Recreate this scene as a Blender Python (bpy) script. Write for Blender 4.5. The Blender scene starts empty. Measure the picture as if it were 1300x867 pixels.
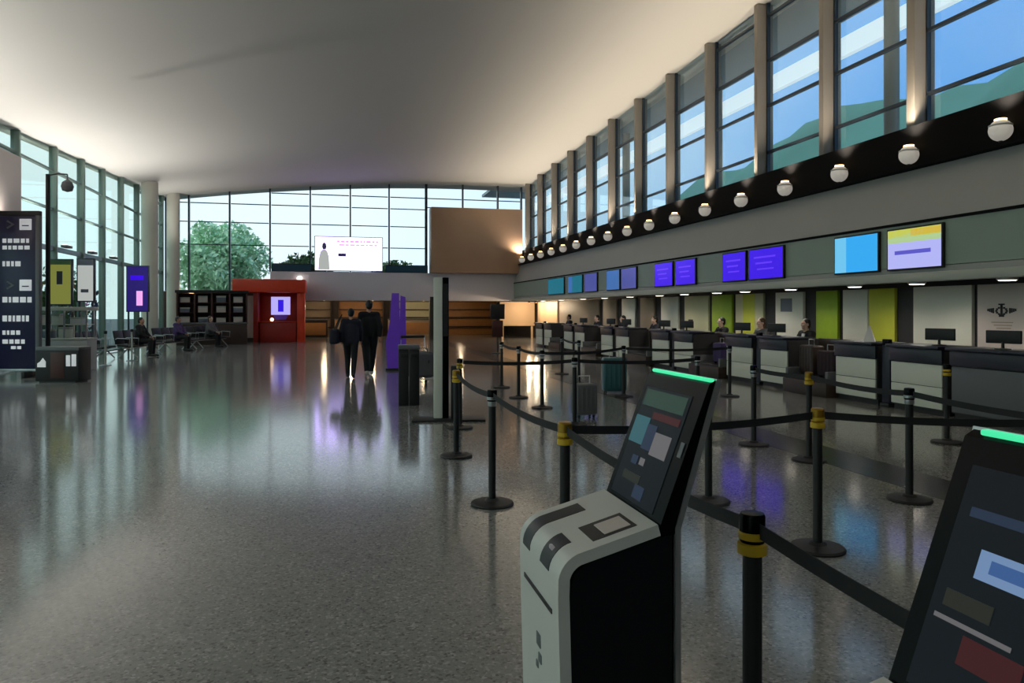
import bpy, bmesh, math, random
from mathutils import Vector, Matrix
random.seed(7)
R = math.radians
PI = math.pi
SC = bpy.context.scene
COL = SC.collection

# ------------------------------------------------------------------ camera
YAW = math.atan(225 / 940)
cam = bpy.data.cameras.new('camera')
cam.sensor_width = 36
cam.lens = 36 * 940 / 1300
cam.shift_y = -39.5 / 1300
cam.clip_end = 600
camo = bpy.data.objects.new('camera', cam)
COL.objects.link(camo)
camo.location = (0, 0, 1.57)
camo.rotation_euler = (R(90), 0, -YAW)
SC.camera = camo

# ------------------------------------------------------------------ colour management
SC.view_settings.view_transform = 'Standard'
SC.view_settings.look = 'None'
SC.view_settings.exposure = 0.0
SC.view_settings.gamma = 1.0
SC.view_settings.use_curve_mapping = False
SC.cycles.use_denoising = True
SC.cycles.max_bounces = 8
SC.cycles.transparent_max_bounces = 12
SC.cycles.sample_clamp_indirect = 4.0

# light levels, all in one place
SKY_STRENGTH = 1.2
UP_RIGHT = 225.0      # warm uplights on the ledge over the check-in desks (W each)
UP_LEFT = 345.0       # neutral uplights on the transom of the left glass wall (W each)
DOWN = 40.0           # downlights in the soffit over the desks (W each)
SHOP = 32.0          # warm shop lights at the far end

# ------------------------------------------------------------------ sky
w = bpy.data.worlds.new('sky')
SC.world = w
w.use_nodes = True
nt = w.node_tree
nt.nodes.clear()
tc = nt.nodes.new('ShaderNodeTexCoord')
sep = nt.nodes.new('ShaderNodeSeparateXYZ')
nt.links.new(tc.outputs['Generated'], sep.inputs[0])
rx = nt.nodes.new('ShaderNodeValToRGB')
rx.color_ramp.elements[0].position = 0.0
rx.color_ramp.elements[0].color = (0.74, 0.97, 0.95, 1)
rx.color_ramp.elements[1].position = 1.0
rx.color_ramp.elements[1].color = (0.16, 0.44, 1.0, 1)
e = rx.color_ramp.elements.new(0.52); e.color = (0.80, 0.93, 1.0, 1)
e = rx.color_ramp.elements.new(0.66); e.color = (0.60, 0.84, 1.0, 1)
e = rx.color_ramp.elements.new(0.82); e.color = (0.20, 0.50, 1.0, 1)
mr = nt.nodes.new('ShaderNodeMapRange')
mr.inputs[1].default_value = -1.0
mr.inputs[2].default_value = 1.0
nt.links.new(sep.outputs[0], mr.inputs[0])
nt.links.new(mr.outputs[0], rx.inputs[0])
cl = nt.nodes.new('ShaderNodeTexNoise')
cl.inputs['Scale'].default_value = 3.0
cl.inputs['Detail'].default_value = 5
nt.links.new(tc.outputs['Generated'], cl.inputs['Vector'])
cm = nt.nodes.new('ShaderNodeMix')
cm.data_type = 'RGBA'
cr = nt.nodes.new('ShaderNodeMapRange')
cr.inputs[1].default_value = 0.52; cr.inputs[2].default_value = 0.75
cr.inputs[3].default_value = 0.0; cr.inputs[4].default_value = 0.35
nt.links.new(cl.outputs[0], cr.inputs[0])
nt.links.new(cr.outputs[0], cm.inputs[0])
nt.links.new(rx.outputs[0], cm.inputs[6])
cm.inputs[7].default_value = (0.85, 0.93, 1.0, 1)
bg = nt.nodes.new('ShaderNodeBackground')
bg.inputs[1].default_value = SKY_STRENGTH
nt.links.new(cm.outputs[2], bg.inputs[0])
wo = nt.nodes.new('ShaderNodeOutputWorld')
nt.links.new(bg.outputs[0], wo.inputs[0])

# ------------------------------------------------------------------ materials
MATS = {}
def srgb(r, g, b):
    f = lambda c: (c / 255 / 12.92) if c <= 10 else ((c / 255 + 0.055) / 1.055) ** 2.4
    return (f(r), f(g), f(b), 1)

def mat(name, col, rough=0.5, metal=0.0, emit=None, es=1.0, noise=0.0, nscale=20.0, spec=0.5, coat=0.0, bump=0.0):
    m = bpy.data.materials.new(name)
    m.use_nodes = True
    t = m.node_tree
    b = t.nodes['Principled BSDF']
    c = srgb(*col)
    b.inputs['Base Color'].default_value = c
    b.inputs['Roughness'].default_value = rough
    b.inputs['Metallic'].default_value = metal
    b.inputs['Specular IOR Level'].default_value = spec
    b.inputs['Coat Weight'].default_value = coat
    if emit:
        b.inputs['Emission Color'].default_value = srgb(*emit)
        b.inputs['Emission Strength'].default_value = es
    if noise or bump:
        tcn = t.nodes.new('ShaderNodeTexCoord')
        n = t.nodes.new('ShaderNodeTexNoise')
        n.inputs['Scale'].default_value = nscale
        n.inputs['Detail'].default_value = 4
        t.links.new(tcn.outputs['Object'], n.inputs['Vector'])
        if noise:
            mx = t.nodes.new('ShaderNodeMix'); mx.data_type = 'RGBA'
            mx.inputs[6].default_value = tuple(v * (1 - noise) for v in c[:3]) + (1,)
            mx.inputs[7].default_value = tuple(min(1, v * (1 + noise)) for v in c[:3]) + (1,)
            t.links.new(n.outputs[0], mx.inputs[0])
            t.links.new(mx.outputs[2], b.inputs['Base Color'])
        if bump:
            bp = t.nodes.new('ShaderNodeBump')
            bp.inputs['Strength'].default_value = bump
            bp.inputs['Distance'].default_value = 0.01
            t.links.new(n.outputs[0], bp.inputs['Height'])
            t.links.new(bp.outputs[0], b.inputs['Normal'])
    MATS[name] = m
    return m

def glass(name, tint, refl=1.0):
    m = bpy.data.materials.new(name)
    m.use_nodes = True
    t = m.node_tree
    t.nodes.clear()
    tr = t.nodes.new('ShaderNodeBsdfTransparent'); tr.inputs[0].default_value = tint + (1,)
    gl = t.nodes.new('ShaderNodeBsdfGlossy'); gl.inputs['Roughness'].default_value = 0.02
    fr = t.nodes.new('ShaderNodeFresnel'); fr.inputs[0].default_value = 1.45
    ml = t.nodes.new('ShaderNodeMath'); ml.operation = 'MULTIPLY'; ml.inputs[1].default_value = refl
    mx = t.nodes.new('ShaderNodeMixShader')
    o = t.nodes.new('ShaderNodeOutputMaterial')
    t.links.new(fr.outputs[0], ml.inputs[0])
    t.links.new(ml.outputs[0], mx.inputs[0])
    t.links.new(tr.outputs[0], mx.inputs[1])
    t.links.new(gl.outputs[0], mx.inputs[2])
    t.links.new(mx.outputs[0], o.inputs[0])
    MATS[name] = m
    return m

def emis(name, col, es=1.0):
    return mat(name, (8, 8, 10), 0.25, emit=col, es=es, spec=0.12)

# floor: polished speckled terrazzo
def floor_mat():
    m = bpy.data.materials.new('terrazzo')
    m.use_nodes = True
    t = m.node_tree
    b = t.nodes['Principled BSDF']
    g = t.nodes.new('ShaderNodeNewGeometry')
    v = t.nodes.new('ShaderNodeTexVoronoi'); v.inputs['Scale'].default_value = 75
    n = t.nodes.new('ShaderNodeTexNoise'); n.inputs['Scale'].default_value = 0.7; n.inputs['Detail'].default_value = 6
    n2 = t.nodes.new('ShaderNodeTexNoise'); n2.inputs['Scale'].default_value = 45; n2.inputs['Detail'].default_value = 3
    for q in (v, n, n2):
        t.links.new(g.outputs['Position'], q.inputs['Vector'])
    sp = t.nodes.new('ShaderNodeSeparateColor')
    t.links.new(v.outputs['Color'], sp.inputs[0])
    r = t.nodes.new('ShaderNodeValToRGB')
    r.color_ramp.elements[0].color = (0.115, 0.113, 0.108, 1)
    r.color_ramp.elements[1].color = (0.42, 0.41, 0.39, 1)
    e1 = r.color_ramp.elements.new(0.22); e1.color = (0.235, 0.231, 0.22, 1)
    e2 = r.color_ramp.elements.new(0.82); e2.color = (0.28, 0.274, 0.262, 1)
    t.links.new(sp.outputs[0], r.inputs[0])
    mx = t.nodes.new('ShaderNodeMix'); mx.data_type = 'RGBA'; mx.blend_type = 'MULTIPLY'
    mx.inputs[0].default_value = 0.6
    r2 = t.nodes.new('ShaderNodeValToRGB')
    r2.color_ramp.elements[0].position = 0.3; r2.color_ramp.elements[0].color = (0.75, 0.75, 0.74, 1)
    r2.color_ramp.elements[1].position = 0.7; r2.color_ramp.elements[1].color = (1, 1, 1, 1)
    t.links.new(n.outputs[0], r2.inputs[0])
    t.links.new(r.outputs[0], mx.inputs[6]); t.links.new(r2.outputs[0], mx.inputs[7])
    t.links.new(mx.outputs[2], b.inputs['Base Color'])
    rr = t.nodes.new('ShaderNodeMapRange')
    rr.inputs[3].default_value = 0.07; rr.inputs[4].default_value = 0.17
    t.links.new(n2.outputs[0], rr.inputs[0])
    t.links.new(rr.outputs[0], b.inputs['Roughness'])
    b.inputs['Specular IOR Level'].default_value = 0.6
    MATS['terrazzo'] = m
    return m
floor_mat()

mat('white_shell', (205, 203, 198), 0.35, noise=0.03, nscale=8)
mat('black_gloss', (5, 5, 7), 0.25, spec=0.07)
mat('black_matte', (14, 14, 16), 0.55, noise=0.15, nscale=30)
mat('black_panel', (9, 9, 14), 0.5, spec=0.25)
mat('silver', (170, 172, 175), 0.3, 0.8)
mat('grey_plastic', (95, 97, 100), 0.5)
mat('dark_slot', (22, 22, 25), 0.4)
mat('yellow_band', (196, 160, 20), 0.45)
mat('belt_web', (20, 21, 24), 0.75, noise=0.2, nscale=120)
mat('ceiling_white', (214, 211, 205), 0.85, noise=0.015, nscale=0.3)
mat('wall_grey', (158, 159, 157), 0.6, noise=0.04, nscale=1.5)
mat('fascia_green', (142, 158, 146), 0.5, noise=0.04, nscale=2)
mat('soffit_lip', (176, 178, 168), 0.5)
mat('totem_pale', (228, 228, 216), 0.5)
mat('ledge_black', (7, 7, 9), 0.9, noise=0.1, nscale=5, spec=0.2)
mat('fin_beige', (142, 135, 126), 0.45, 0.1, noise=0.05, nscale=3)
mat('frame_dark', (52, 62, 72), 0.4, 0.4)
mat('frame_green', (112, 130, 122), 0.4, 0.3)
mat('floor_band', (60, 57, 55), 0.2, noise=0.2, nscale=60)
glass('glass_blue', (0.90, 0.965, 0.985), 0.35)
glass('glass_green', (0.91, 0.98, 0.95), 0.22)
glass('glass_clear', (0.97, 0.99, 0.99), 0.5)
mat('peach_board', (232, 196, 156), 0.6)
mat('bulkhead_pale', (206, 202, 212), 0.5)
mat('brown_panel', (172, 140, 114), 0.3, noise=0.12, nscale=0.6)
mat('navy_top', (30, 30, 46), 0.4, noise=0.1, nscale=15)
mat('panel_white', (222, 219, 206), 0.5, noise=0.03, nscale=5)
mat('panel_pink', (206, 192, 186), 0.55)
mat('panel_yellow', (196, 198, 62), 0.55, noise=0.08, nscale=4)
mat('panel_lime', (150, 178, 40), 0.55, noise=0.12, nscale=5)
mat('panel_cream', (200, 196, 160), 0.55)
mat('panel_tan', (160, 140, 118), 0.6)
mat('dark_wall', (44, 41, 42), 0.6, noise=0.1, nscale=2)
mat('dark_brown', (52, 36, 28), 0.5, noise=0.2, nscale=8)
mat('dark_red_wood', (64, 26, 20), 0.5, noise=0.2, nscale=6)
mat('print_grey', (110, 116, 130), 0.6)
mat('ink_black', (14, 13, 14), 0.6)
mat('skin', (176, 128, 104), 0.55)
mat('skin_pale', (206, 168, 150), 0.55)
mat('hair_black', (16, 14, 14), 0.5)
mat('hair_brown', (74, 44, 24), 0.5)
mat('eye_white', (220, 220, 215), 0.3)
mat('cloth_black', (15, 15, 19), 0.85, noise=0.2, nscale=40)
mat('cloth_navy', (24, 24, 40), 0.85, noise=0.2, nscale=40)
mat('cloth_maroon', (44, 26, 34), 0.85, noise=0.2, nscale=40)
mat('cloth_grey', (84, 84, 88), 0.85, noise=0.15, nscale=40)
mat('cloth_purple', (66, 50, 96), 0.85, noise=0.2, nscale=40)
mat('cloth_white', (216, 216, 214), 0.8)
mat('shoe_dark', (18, 17, 17), 0.5)
mat('shoe_light', (170, 168, 165), 0.5)
mat('orange_red', (206, 56, 18), 0.45, noise=0.05, nscale=3)
mat('red_deep', (150, 26, 12), 0.45, noise=0.08, nscale=3)
mat('purple_panel', (84, 48, 140), 0.45, emit=(70, 40, 140), es=0.35, noise=0.25, nscale=5)
mat('sign_navy', (22, 20, 62), 0.35)
mat('sign_white', (226, 226, 228), 0.5, emit=(220, 220, 225), es=0.35)
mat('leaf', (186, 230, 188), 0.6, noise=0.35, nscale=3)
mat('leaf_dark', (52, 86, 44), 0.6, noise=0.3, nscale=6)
mat('bark', (80, 66, 52), 0.8)
mat('hill_green', (96, 148, 140), 0.9, noise=0.3, nscale=0.08)
mat('asphalt', (92, 96, 98), 0.9, noise=0.1, nscale=1)
mat('canopy_grey', (118, 138, 146), 0.6, noise=0.12, nscale=0.5)
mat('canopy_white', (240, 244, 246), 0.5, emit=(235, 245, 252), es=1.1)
mat('globe_white', (225, 222, 216), 0.4, emit=(226, 218, 206), es=0.30)
mat('brass_head', (150, 112, 26), 0.35, 0.6)
mat('teal_case', (52, 96, 104), 0.4)
mat('pot', (100, 96, 92), 0.6)
mat('wood_warm', (168, 116, 66), 0.5, noise=0.15, nscale=4)
emis('led_green', (70, 226, 160), 1.1)
emis('screen_violet', (58, 10, 226), 1.0)
emis('screen_violet_line', (96, 50, 244), 1.0)
emis('screen_cyan', (52, 168, 240), 1.0)
emis('screen_cyan_pale', (110, 196, 238), 1.0)
emis('screen_yellow', (206, 204, 48), 0.95)
emis('screen_orange', (222, 168, 40), 0.95)
emis('screen_mint', (178, 208, 150), 0.95)
emis('screen_lavender', (178, 180, 244), 1.0)
emis('screen_blue_line', (96, 92, 206), 0.9)
emis('screen_teal', (24, 112, 134), 0.9)
emis('screen_slate', (74, 82, 156), 0.9)
emis('screen_steel', (60, 110, 176), 0.9)
mat('kiosk_glow', (8, 8, 10), 0.3, emit=(22, 27, 32), es=0.75, spec=0.06)
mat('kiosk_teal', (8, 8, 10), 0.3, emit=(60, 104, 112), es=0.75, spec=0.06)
mat('kiosk_led_reflection', (8, 8, 10), 0.3, emit=(48, 72, 62), es=0.75, spec=0.06)
mat('kiosk_slate', (8, 8, 10), 0.3, emit=(44, 56, 76), es=0.8, spec=0.06)
mat('kiosk_blue', (8, 8, 10), 0.3, emit=(120, 150, 190), es=0.8, spec=0.06)
mat('kiosk_blue_deep', (8, 8, 10), 0.3, emit=(66, 100, 156), es=0.8, spec=0.06)
mat('kiosk_pale', (8, 8, 10), 0.3, emit=(112, 110, 112), es=0.75, spec=0.06)
mat('kiosk_red', (8, 8, 10), 0.3, emit=(70, 34, 36), es=0.75, spec=0.06)
mat('kiosk_olive', (8, 8, 10), 0.3, emit=(46, 48, 42), es=0.75, spec=0.06)
emis('lamp_white', (255, 244, 226), 4.0)
emis('lamp_warm', (255, 206, 140), 5.0)
emis('sign_glow', (196, 178, 255), 4.0)
emis('sign_pink', (226, 160, 226), 1.2)
emis('sign_ink', (54, 50, 80), 0.8)
emis('booth_screen', (186, 176, 250), 1.0)
emis('booth_screen_blue', (54, 28, 226), 1.0)
emis('strip_dark', (22, 40, 50), 0.6)
emis('ad_violet', (46, 34, 118), 0.8)
emis('ad_white', (226, 232, 228), 0.55)
emis('ad_lime', (160, 166, 78), 0.5)

# ------------------------------------------------------------------ mesh builder
class MB:
    def __init__(s):
        s.v = []; s.f = []; s.mi = []; s.mats = []
    def _m(s, m):
        if m is None: return 0
        if m not in s.mats: s.mats.append(m)
        return s.mats.index(m)
    def raw(s, vs, fs, M=None, m=None):
        o = len(s.v); k = s._m(m)
        for p in vs:
            p = Vector(p)
            s.v.append(tuple(M @ p) if M else tuple(p))
        for f in fs:
            s.f.append([i + o for i in f]); s.mi.append(k)
        return s
    def box(s, a, b, bev=0.0, M=None, m=None, seg=2):
        x0, y0, z0 = a; x1, y1, z1 = b
        if not bev:
            vs = [(x0,y0,z0),(x1,y0,z0),(x1,y1,z0),(x0,y1,z0),(x0,y0,z1),(x1,y0,z1),(x1,y1,z1),(x0,y1,z1)]
            fs = [(0,3,2,1),(4,5,6,7),(0,1,5,4),(1,2,6,5),(2,3,7,6),(3,0,4,7)]
            return s.raw(vs, fs, M, m)
        bm = bmesh.new()
        bmesh.ops.create_cube(bm, size=1)
        for v in bm.verts:
            v.co = Vector((x0 + (v.co.x + .5) * (x1 - x0), y0 + (v.co.y + .5) * (y1 - y0), z0 + (v.co.z + .5) * (z1 - z0)))
        bmesh.ops.bevel(bm, geom=list(bm.edges), offset=bev, segments=seg, affect='EDGES', profile=0.5)
        bm.verts.index_update()
        s.raw([v.co for v in bm.verts], [[v.index for v in f.verts] for f in bm.faces], M, m)
        bm.free()
        return s
    def lathe(s, prof, n=24, c=(0,0,0), M=None, m=None):
        vs = []; fs = []
        for (r, z) in prof:
            for i in range(n):
                a = 2 * PI * i / n
                vs.append((c[0] + r * math.cos(a), c[1] + r * math.sin(a), c[2] + z))
        for j in range(len(prof) - 1):
            for i in range(n):
                k = (i + 1) % n
                fs.append((j*n+i, j*n+k, (j+1)*n+k, (j+1)*n+i))
        fs.append(tuple(range(n - 1, -1, -1)))
        fs.append(tuple((len(prof)-1)*n + i for i in range(n)))
        return s.raw(vs, fs, M, m)
    def tube(s, pts, r, n=8, m=None, M=None):
        pts = [Vector(p) for p in pts]
        rs = r if isinstance(r, (list, tuple)) else [r] * len(pts)
        vs = []; fs = []
        for i, p in enumerate(pts):
            d = (pts[min(i+1, len(pts)-1)] - pts[max(i-1, 0)]).normalized()
            up = Vector((0,0,1)) if abs(d.z) < .95 else Vector((1,0,0))
            x = d.cross(up).normalized(); y = x.cross(d)
            for k in range(n):
                a = 2*PI*k/n
                vs.append(p + (x*math.cos(a) + y*math.sin(a)) * rs[i])
        for i in range(len(pts)-1):
            for k in range(n):
                q = (k+1) % n
                fs.append((i*n+k, i*n+q, (i+1)*n+q, (i+1)*n+k))
        fs.append(tuple(range(n-1,-1,-1))); fs.append(tuple((len(pts)-1)*n+i for i in range(n)))
        return s.raw(vs, fs, M, m)
    def prism(s, poly, y0, y1, m=None, M=None):
        """polygon in (x, z), extruded along y"""
        n = len(poly)
        vs = [(x, y0, z) for x, z in poly] + [(x, y1, z) for x, z in poly]
        fs = [tuple(range(n)), tuple(range(2*n-1, n-1, -1))]
        for i in range(n):
            k = (i+1) % n
            fs.append((k, i, n+i, n+k))
        return s.raw(vs, fs, M, m)
    def ribbon(s, pts, th, y0, y1, m=None, M=None):
        """open (x, z) path given a thickness inwards (to its right), extruded along y"""
        ins = []
        for i, p in enumerate(pts):
            a = Vector(pts[max(i-1,0)]); b = Vector(pts[min(i+1,len(pts)-1)])
            d = (b-a).normalized(); nrm = Vector((d.y, -d.x))
            ins.append((p[0] + nrm.x*th, p[1] + nrm.y*th))
        n = len(pts)
        vs = []
        for y in (y0, y1):
            vs += [(x, y, z) for x, z in pts] + [(x, y, z) for x, z in ins]
        fs = []
        for i in range(n-1):
            fs.append((i, i+1, 2*n+i+1, 2*n+i))
            fs.append((n+i+1, n+i, 3*n+i, 3*n+i+1))
            fs.append((i+1, i, n+i, n+i+1))
            fs.append((2*n+i, 2*n+i+1, 3*n+i+1, 3*n+i))
        fs.append((0, 2*n, 3*n, n)); fs.append((n-1, 2*n-1, 4*n-1, 3*n-1))
        return s.raw(vs, fs, M, m)
    def ball(s, c, rx, ry=None, rz=None, nu=12, nv=8, m=None, M=None):
        ry = ry or rx; rz = rz or rx
        vs = [(c[0], c[1], c[2]+rz)]
        for j in range(1, nv):
            t = PI*j/nv
            for i in range(nu):
                a = 2*PI*i/nu
                vs.append((c[0]+rx*math.sin(t)*math.cos(a), c[1]+ry*math.sin(t)*math.sin(a), c[2]+rz*math.cos(t)))
        vs.append((c[0], c[1], c[2]-rz))
        fs = []
        for i in range(nu):
            fs.append((0, 1+i, 1+(i+1)%nu))
            L = len(vs)-1; b = 1+(nv-2)*nu
            fs.append((L, b+(i+1)%nu, b+i))
        for j in range(nv-2):
            for i in range(nu):
                k = (i+1)%nu
                fs.append((1+j*nu+i, 1+(j+1)*nu+i, 1+(j+1)*nu+k, 1+j*nu+k))
        return s.raw(vs, fs, M, m)
    def cap(s, a, b, ra, rb, n=12):
        """tapered capsule"""
        a = Vector(a); b = Vector(b)
        s.ball(a, ra, nu=n, nv=8); s.ball(b, rb, nu=n, nv=8)
        if (b-a).length > 1e-4: s.tube([a, b], [ra, rb], n)
        return s
    def mesh(s, name, material=None):
        me = bpy.data.meshes.new(name)
        me.from_pydata(s.v, [], s.f)
        names = s.mats if s.mats else [material]
        if s.mats and s.mats[0] is None: names = [material]
        for q in names: me.materials.append(MATS[q])
        bm = bmesh.new(); bm.from_mesh(me)
        bmesh.ops.recalc_face_normals(bm, faces=list(bm.faces))
        bm.to_mesh(me); bm.free()
        if len(s.mats) > 1:
            for p, k in zip(me.polygons, s.mi): p.material_index = k
        me.polygons.foreach_set('use_smooth', [True]*len(me.polygons))
        me.set_sharp_from_angle(angle=R(32))
        me.update()
        return me
    def build(s, name, material=None, parent=None):
        o = bpy.data.objects.new(name, s.mesh(name, material))
        COL.objects.link(o)
        if parent: o.parent = parent
        return o

def tag(o, label, cat, group=None):
    o['label'] = label; o['category'] = cat
    if group: o['group'] = group
    return o
def thing(name, label, cat, loc=(0,0,0), rz=0, group=None):
    o = bpy.data.objects.new(name, None)
    o.empty_display_size = 0.2
    COL.objects.link(o)
    o.location = loc; o.rotation_euler = (0,0,rz)
    return tag(o, label, cat, group)
def struct(o):
    o['kind'] = 'structure'
    return o
def dup(root, loc, rz=None, label=None):
    r = root.copy(); COL.objects.link(r); r.location = loc
    if rz is not None: r.rotation_euler = (0,0,rz)
    if label: r['label'] = label
    for ch in list(root.children):
        c = ch.copy(); COL.objects.link(c); c.parent = r
        for g in list(ch.children):
            d = g.copy(); COL.objects.link(d); d.parent = c
    return r
ORD = ['first','second','third','fourth','fifth','sixth','seventh','eighth','ninth','tenth','eleventh','twelfth',
       'thirteenth','fourteenth','fifteenth','sixteenth','seventeenth','eighteenth','nineteenth','twentieth']
def lamp(name, kind, loc, power, col, size=0.2, rot=(0,0,0), angle=120, blend=0.6):
    l = bpy.data.lights.new(name, kind)
    l.energy = power; l.color = col
    if kind == 'SPOT':
        l.spot_size = R(angle); l.spot_blend = blend; l.shadow_soft_size = size
    elif kind == 'AREA':
        l.shape = 'DISK'; l.size = size
    else:
        l.shadow_soft_size = size
    o = bpy.data.objects.new(name, l)
    COL.objects.link(o); o.location = loc; o.rotation_euler = rot
    return o

# ================================================================== ROOM SHELL
YN, YF = -10.0, 40.0            # near and far end of the hall
XL, XR = -8.2, 10.1            # glass planes left and right
struct(MB().box((XL-0.3, YN-0.2, -0.2), (11.4, 50.0, 0.0)).build('floor', 'terrazzo'))
struct(MB().box((4.9, YN, 0.0), (5.5, 36.0, 0.003)).build('trim_1', 'floor_band'))

# ceiling: a softly arched shell, lower along the left glass, higher along the right
def zl(y): return 6.31 + (y - 21.1) * 0.0476
def zr(y): return 9.15 - (y - 16.5) * 0.031
def zceil(x, y):
    t = (x - XL) / (XR + 0.6 - XL)
    a = 0.40 * (1 - (2*t - 1)**2)
    return zl(y) * (1 - t) + zr(y) * t + a
NX, NY = 36, 44
vs = []; fs = []
for k in (0, 1):
    for j in range(NY+1):
        for i in range(NX+1):
            x = XL - 0.35 + (XR + 1.0 - XL + 0.35) * i / NX
            y = YN - 0.2 + (YF + 1.6 - YN) * j / NY
            vs.append((x, y, zceil(x, y) + k * 0.35))
N1 = (NX+1)*(NY+1)
for j in range(NY):
    for i in range(NX):
        a = j*(NX+1)+i
        fs.append((a, a+NX+1, a+NX+2, a+1))
        fs.append((N1+a, N1+a+1, N1+a+NX+2, N1+a+NX+1))
for i in range(NX):
    fs.append((i, i+1, N1+i+1, N1+i)); b = NY*(NX+1)
    fs.append((b+i+1, b+i, N1+b+i, N1+b+i+1))
for j in range(NY):
    a = j*(NX+1); b = a+NX+1
    fs.append((b, a, N1+a, N1+b)); a += NX; b += NX
    fs.append((a, b, N1+b, N1+a))
struct(MB().raw(vs, fs).build('ceiling', 'ceiling_white'))
# near wall behind the camera (closes the hall)
struct(MB().box((XL-0.3, YN-0.4, 0), (11.4, YN-0.2, 9.9)).build('wall_near', 'wall_grey'))

# ---- right side: back wall behind the desks, soffit, bulkhead, ledge
struct(MB().box((11.05, YN-0.2, 0), (11.3, YF, 4.2)).build('wall_right', 'dark_wall'))
struct(MB().box((9.56, YN-0.2, 2.12), (11.04, YF, 2.30)).build('trim_3', 'wall_grey'))
struct(MB().box((9.46, YN-0.2, 2.05), (9.62, YF, 2.20), 0.02).build('trim_4', 'soffit_lip'))
struct(MB().box((9.56, YN-0.2, 2.31), (9.70, YF, 3.04)).build('trim_5', 'fascia_green'))
struct(MB().prism([(9.60, 3.05), (10.2, 3.05), (10.2, 4.02), (9.84, 4.02), (9.58, 3.08)], YN-0.2, YF).build('trim_6', 'wall_grey'))
struct(MB().box((9.545, YN-0.2, 3.035), (9.62, YF, 3.085)).build('trim_7', 'ledge_black'))
struct(MB().prism([(9.70, 4.03), (10.25, 4.03), (10.25, 4.86), (10.02, 4.86), (10.02, 4.09), (9.70, 4.09)], YN-0.2, YF).build('trim_8', 'ledge_black'))

# right glass: bays between tall fins
FIN0, FINS = 11.30, 2.52
n = 0; k = 0
y = FIN0 - 8*FINS
ys = []
while y < YF + 0.3:
    ys.append(y); y += FINS
for i, y in enumerate(ys):
    w_ = 0.15 if i != 8 else 0.20
    zt = zceil(XR, y) - 0.01
    struct(MB().box((XR-0.02, y-w_/2, 4.87), (XR+0.42, y+w_/2, zt), 0.012).build('trim_%d' % (20+i), 'fin_beige'))
wn = 1
for i in range(len(ys)-1):
    a = ys[i]+0.085; b = ys[i+1]-0.085
    mb = MB()
    for z in (4.92, 5.45, 6.59, 7.70, 8.80):
        if z < zceil(XR, b) - 0.2:
            mb.box((XR+0.22, a, z-0.03), (XR+0.30, b, z+0.03))
    for yy in (a+0.025, b-0.025):
        mb.box((XR+0.22, yy-0.025, 4.87), (XR+0.30, yy+0.025, zceil(XR+.3, yy)-0.02))
    fr = struct(mb.build('window_%d' % wn, 'frame_dark'))
    mb = MB()
    za, zb = zceil(XR+.26, a)-0.02, zceil(XR+.26, b)-0.02
    mb.raw([(XR+.255,a,4.87),(XR+.255,b,4.87),(XR+.255,b,zb),(XR+.255,a,za),(XR+.265,a,4.87),(XR+.265,b,4.87),(XR+.265,b,zb),(XR+.265,a,za)],
           [(0,1,2,3),(7,6,5,4),(0,4,5,1),(1,5,6,2),(2,6,7,3),(3,7,4,0)])
    mb.build('pane', 'glass_blue', fr)
    wn += 1

# ---- left side: glass wall, low storefront under a transom
ly = [YN, -6.5, -3, 0.5, 4, 7.5, 10.8, 13.6, 16.4, 19.2, 22.1, 24.8, 27.3, 29.6, 32.0, 34.4, 36.8, 39.0]
for i, y in enumerate(ly):
    dk = 0.16 if i in (12,) else 0.09
    struct(MB().box((XL-0.12, y-dk/2, 0), (XL+0.10, y+dk/2, zceil(XL, y)-0.01), 0.01).build('trim_%d' % (50+i), 'frame_green'))
for i in range(len(ly)-1):
    a = ly[i]+0.08; b = ly[i+1]-0.08
    mb = MB()
    for z in (0.06, 3.42, 4.6, 5.75, 6.7):
        if z < zceil(XL, a) - 0.15:
            h_ = 0.07 if z == 3.42 else 0.03
            mb.box((XL-0.07, a, z-h_), (XL+0.03, b, z+h_))
    fr = struct(mb.build('window_%d' % wn, 'frame_green'))
    mb = MB()
    za, zb = zceil(XL-.02, a)-0.02, zceil(XL-.02, b)-0.02
    X0, X1 = XL-.025, XL-.015
    mb.raw([(X0,a,0.02),(X0,b,0.02),(X0,b,zb),(X0,a,za),(X1,a,0.02),(X1,b,0.02),(X1,b,zb),(X1,a,za)],
           [(0,1,2,3),(7,6,5,4),(0,4,5,1),(1,5,6,2),(2,6,7,3),(3,7,4,0)])
    mb.build('pane', 'glass_green', fr)
    wn += 1
# round pale columns along the left glass
mat('column_pale', (214, 208, 194), 0.6, noise=0.03, nscale=3)
for i, (y, r_) in enumerate(((34.2, 0.33), (38.9, 0.30))):
    struct(MB().lathe([(r_, 0), (r_, zceil(XL+.55, y)-0.005)], 28, (XL+0.55, y, 0)).build('column_%d' % (i+1), 'column_pale'))

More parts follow.
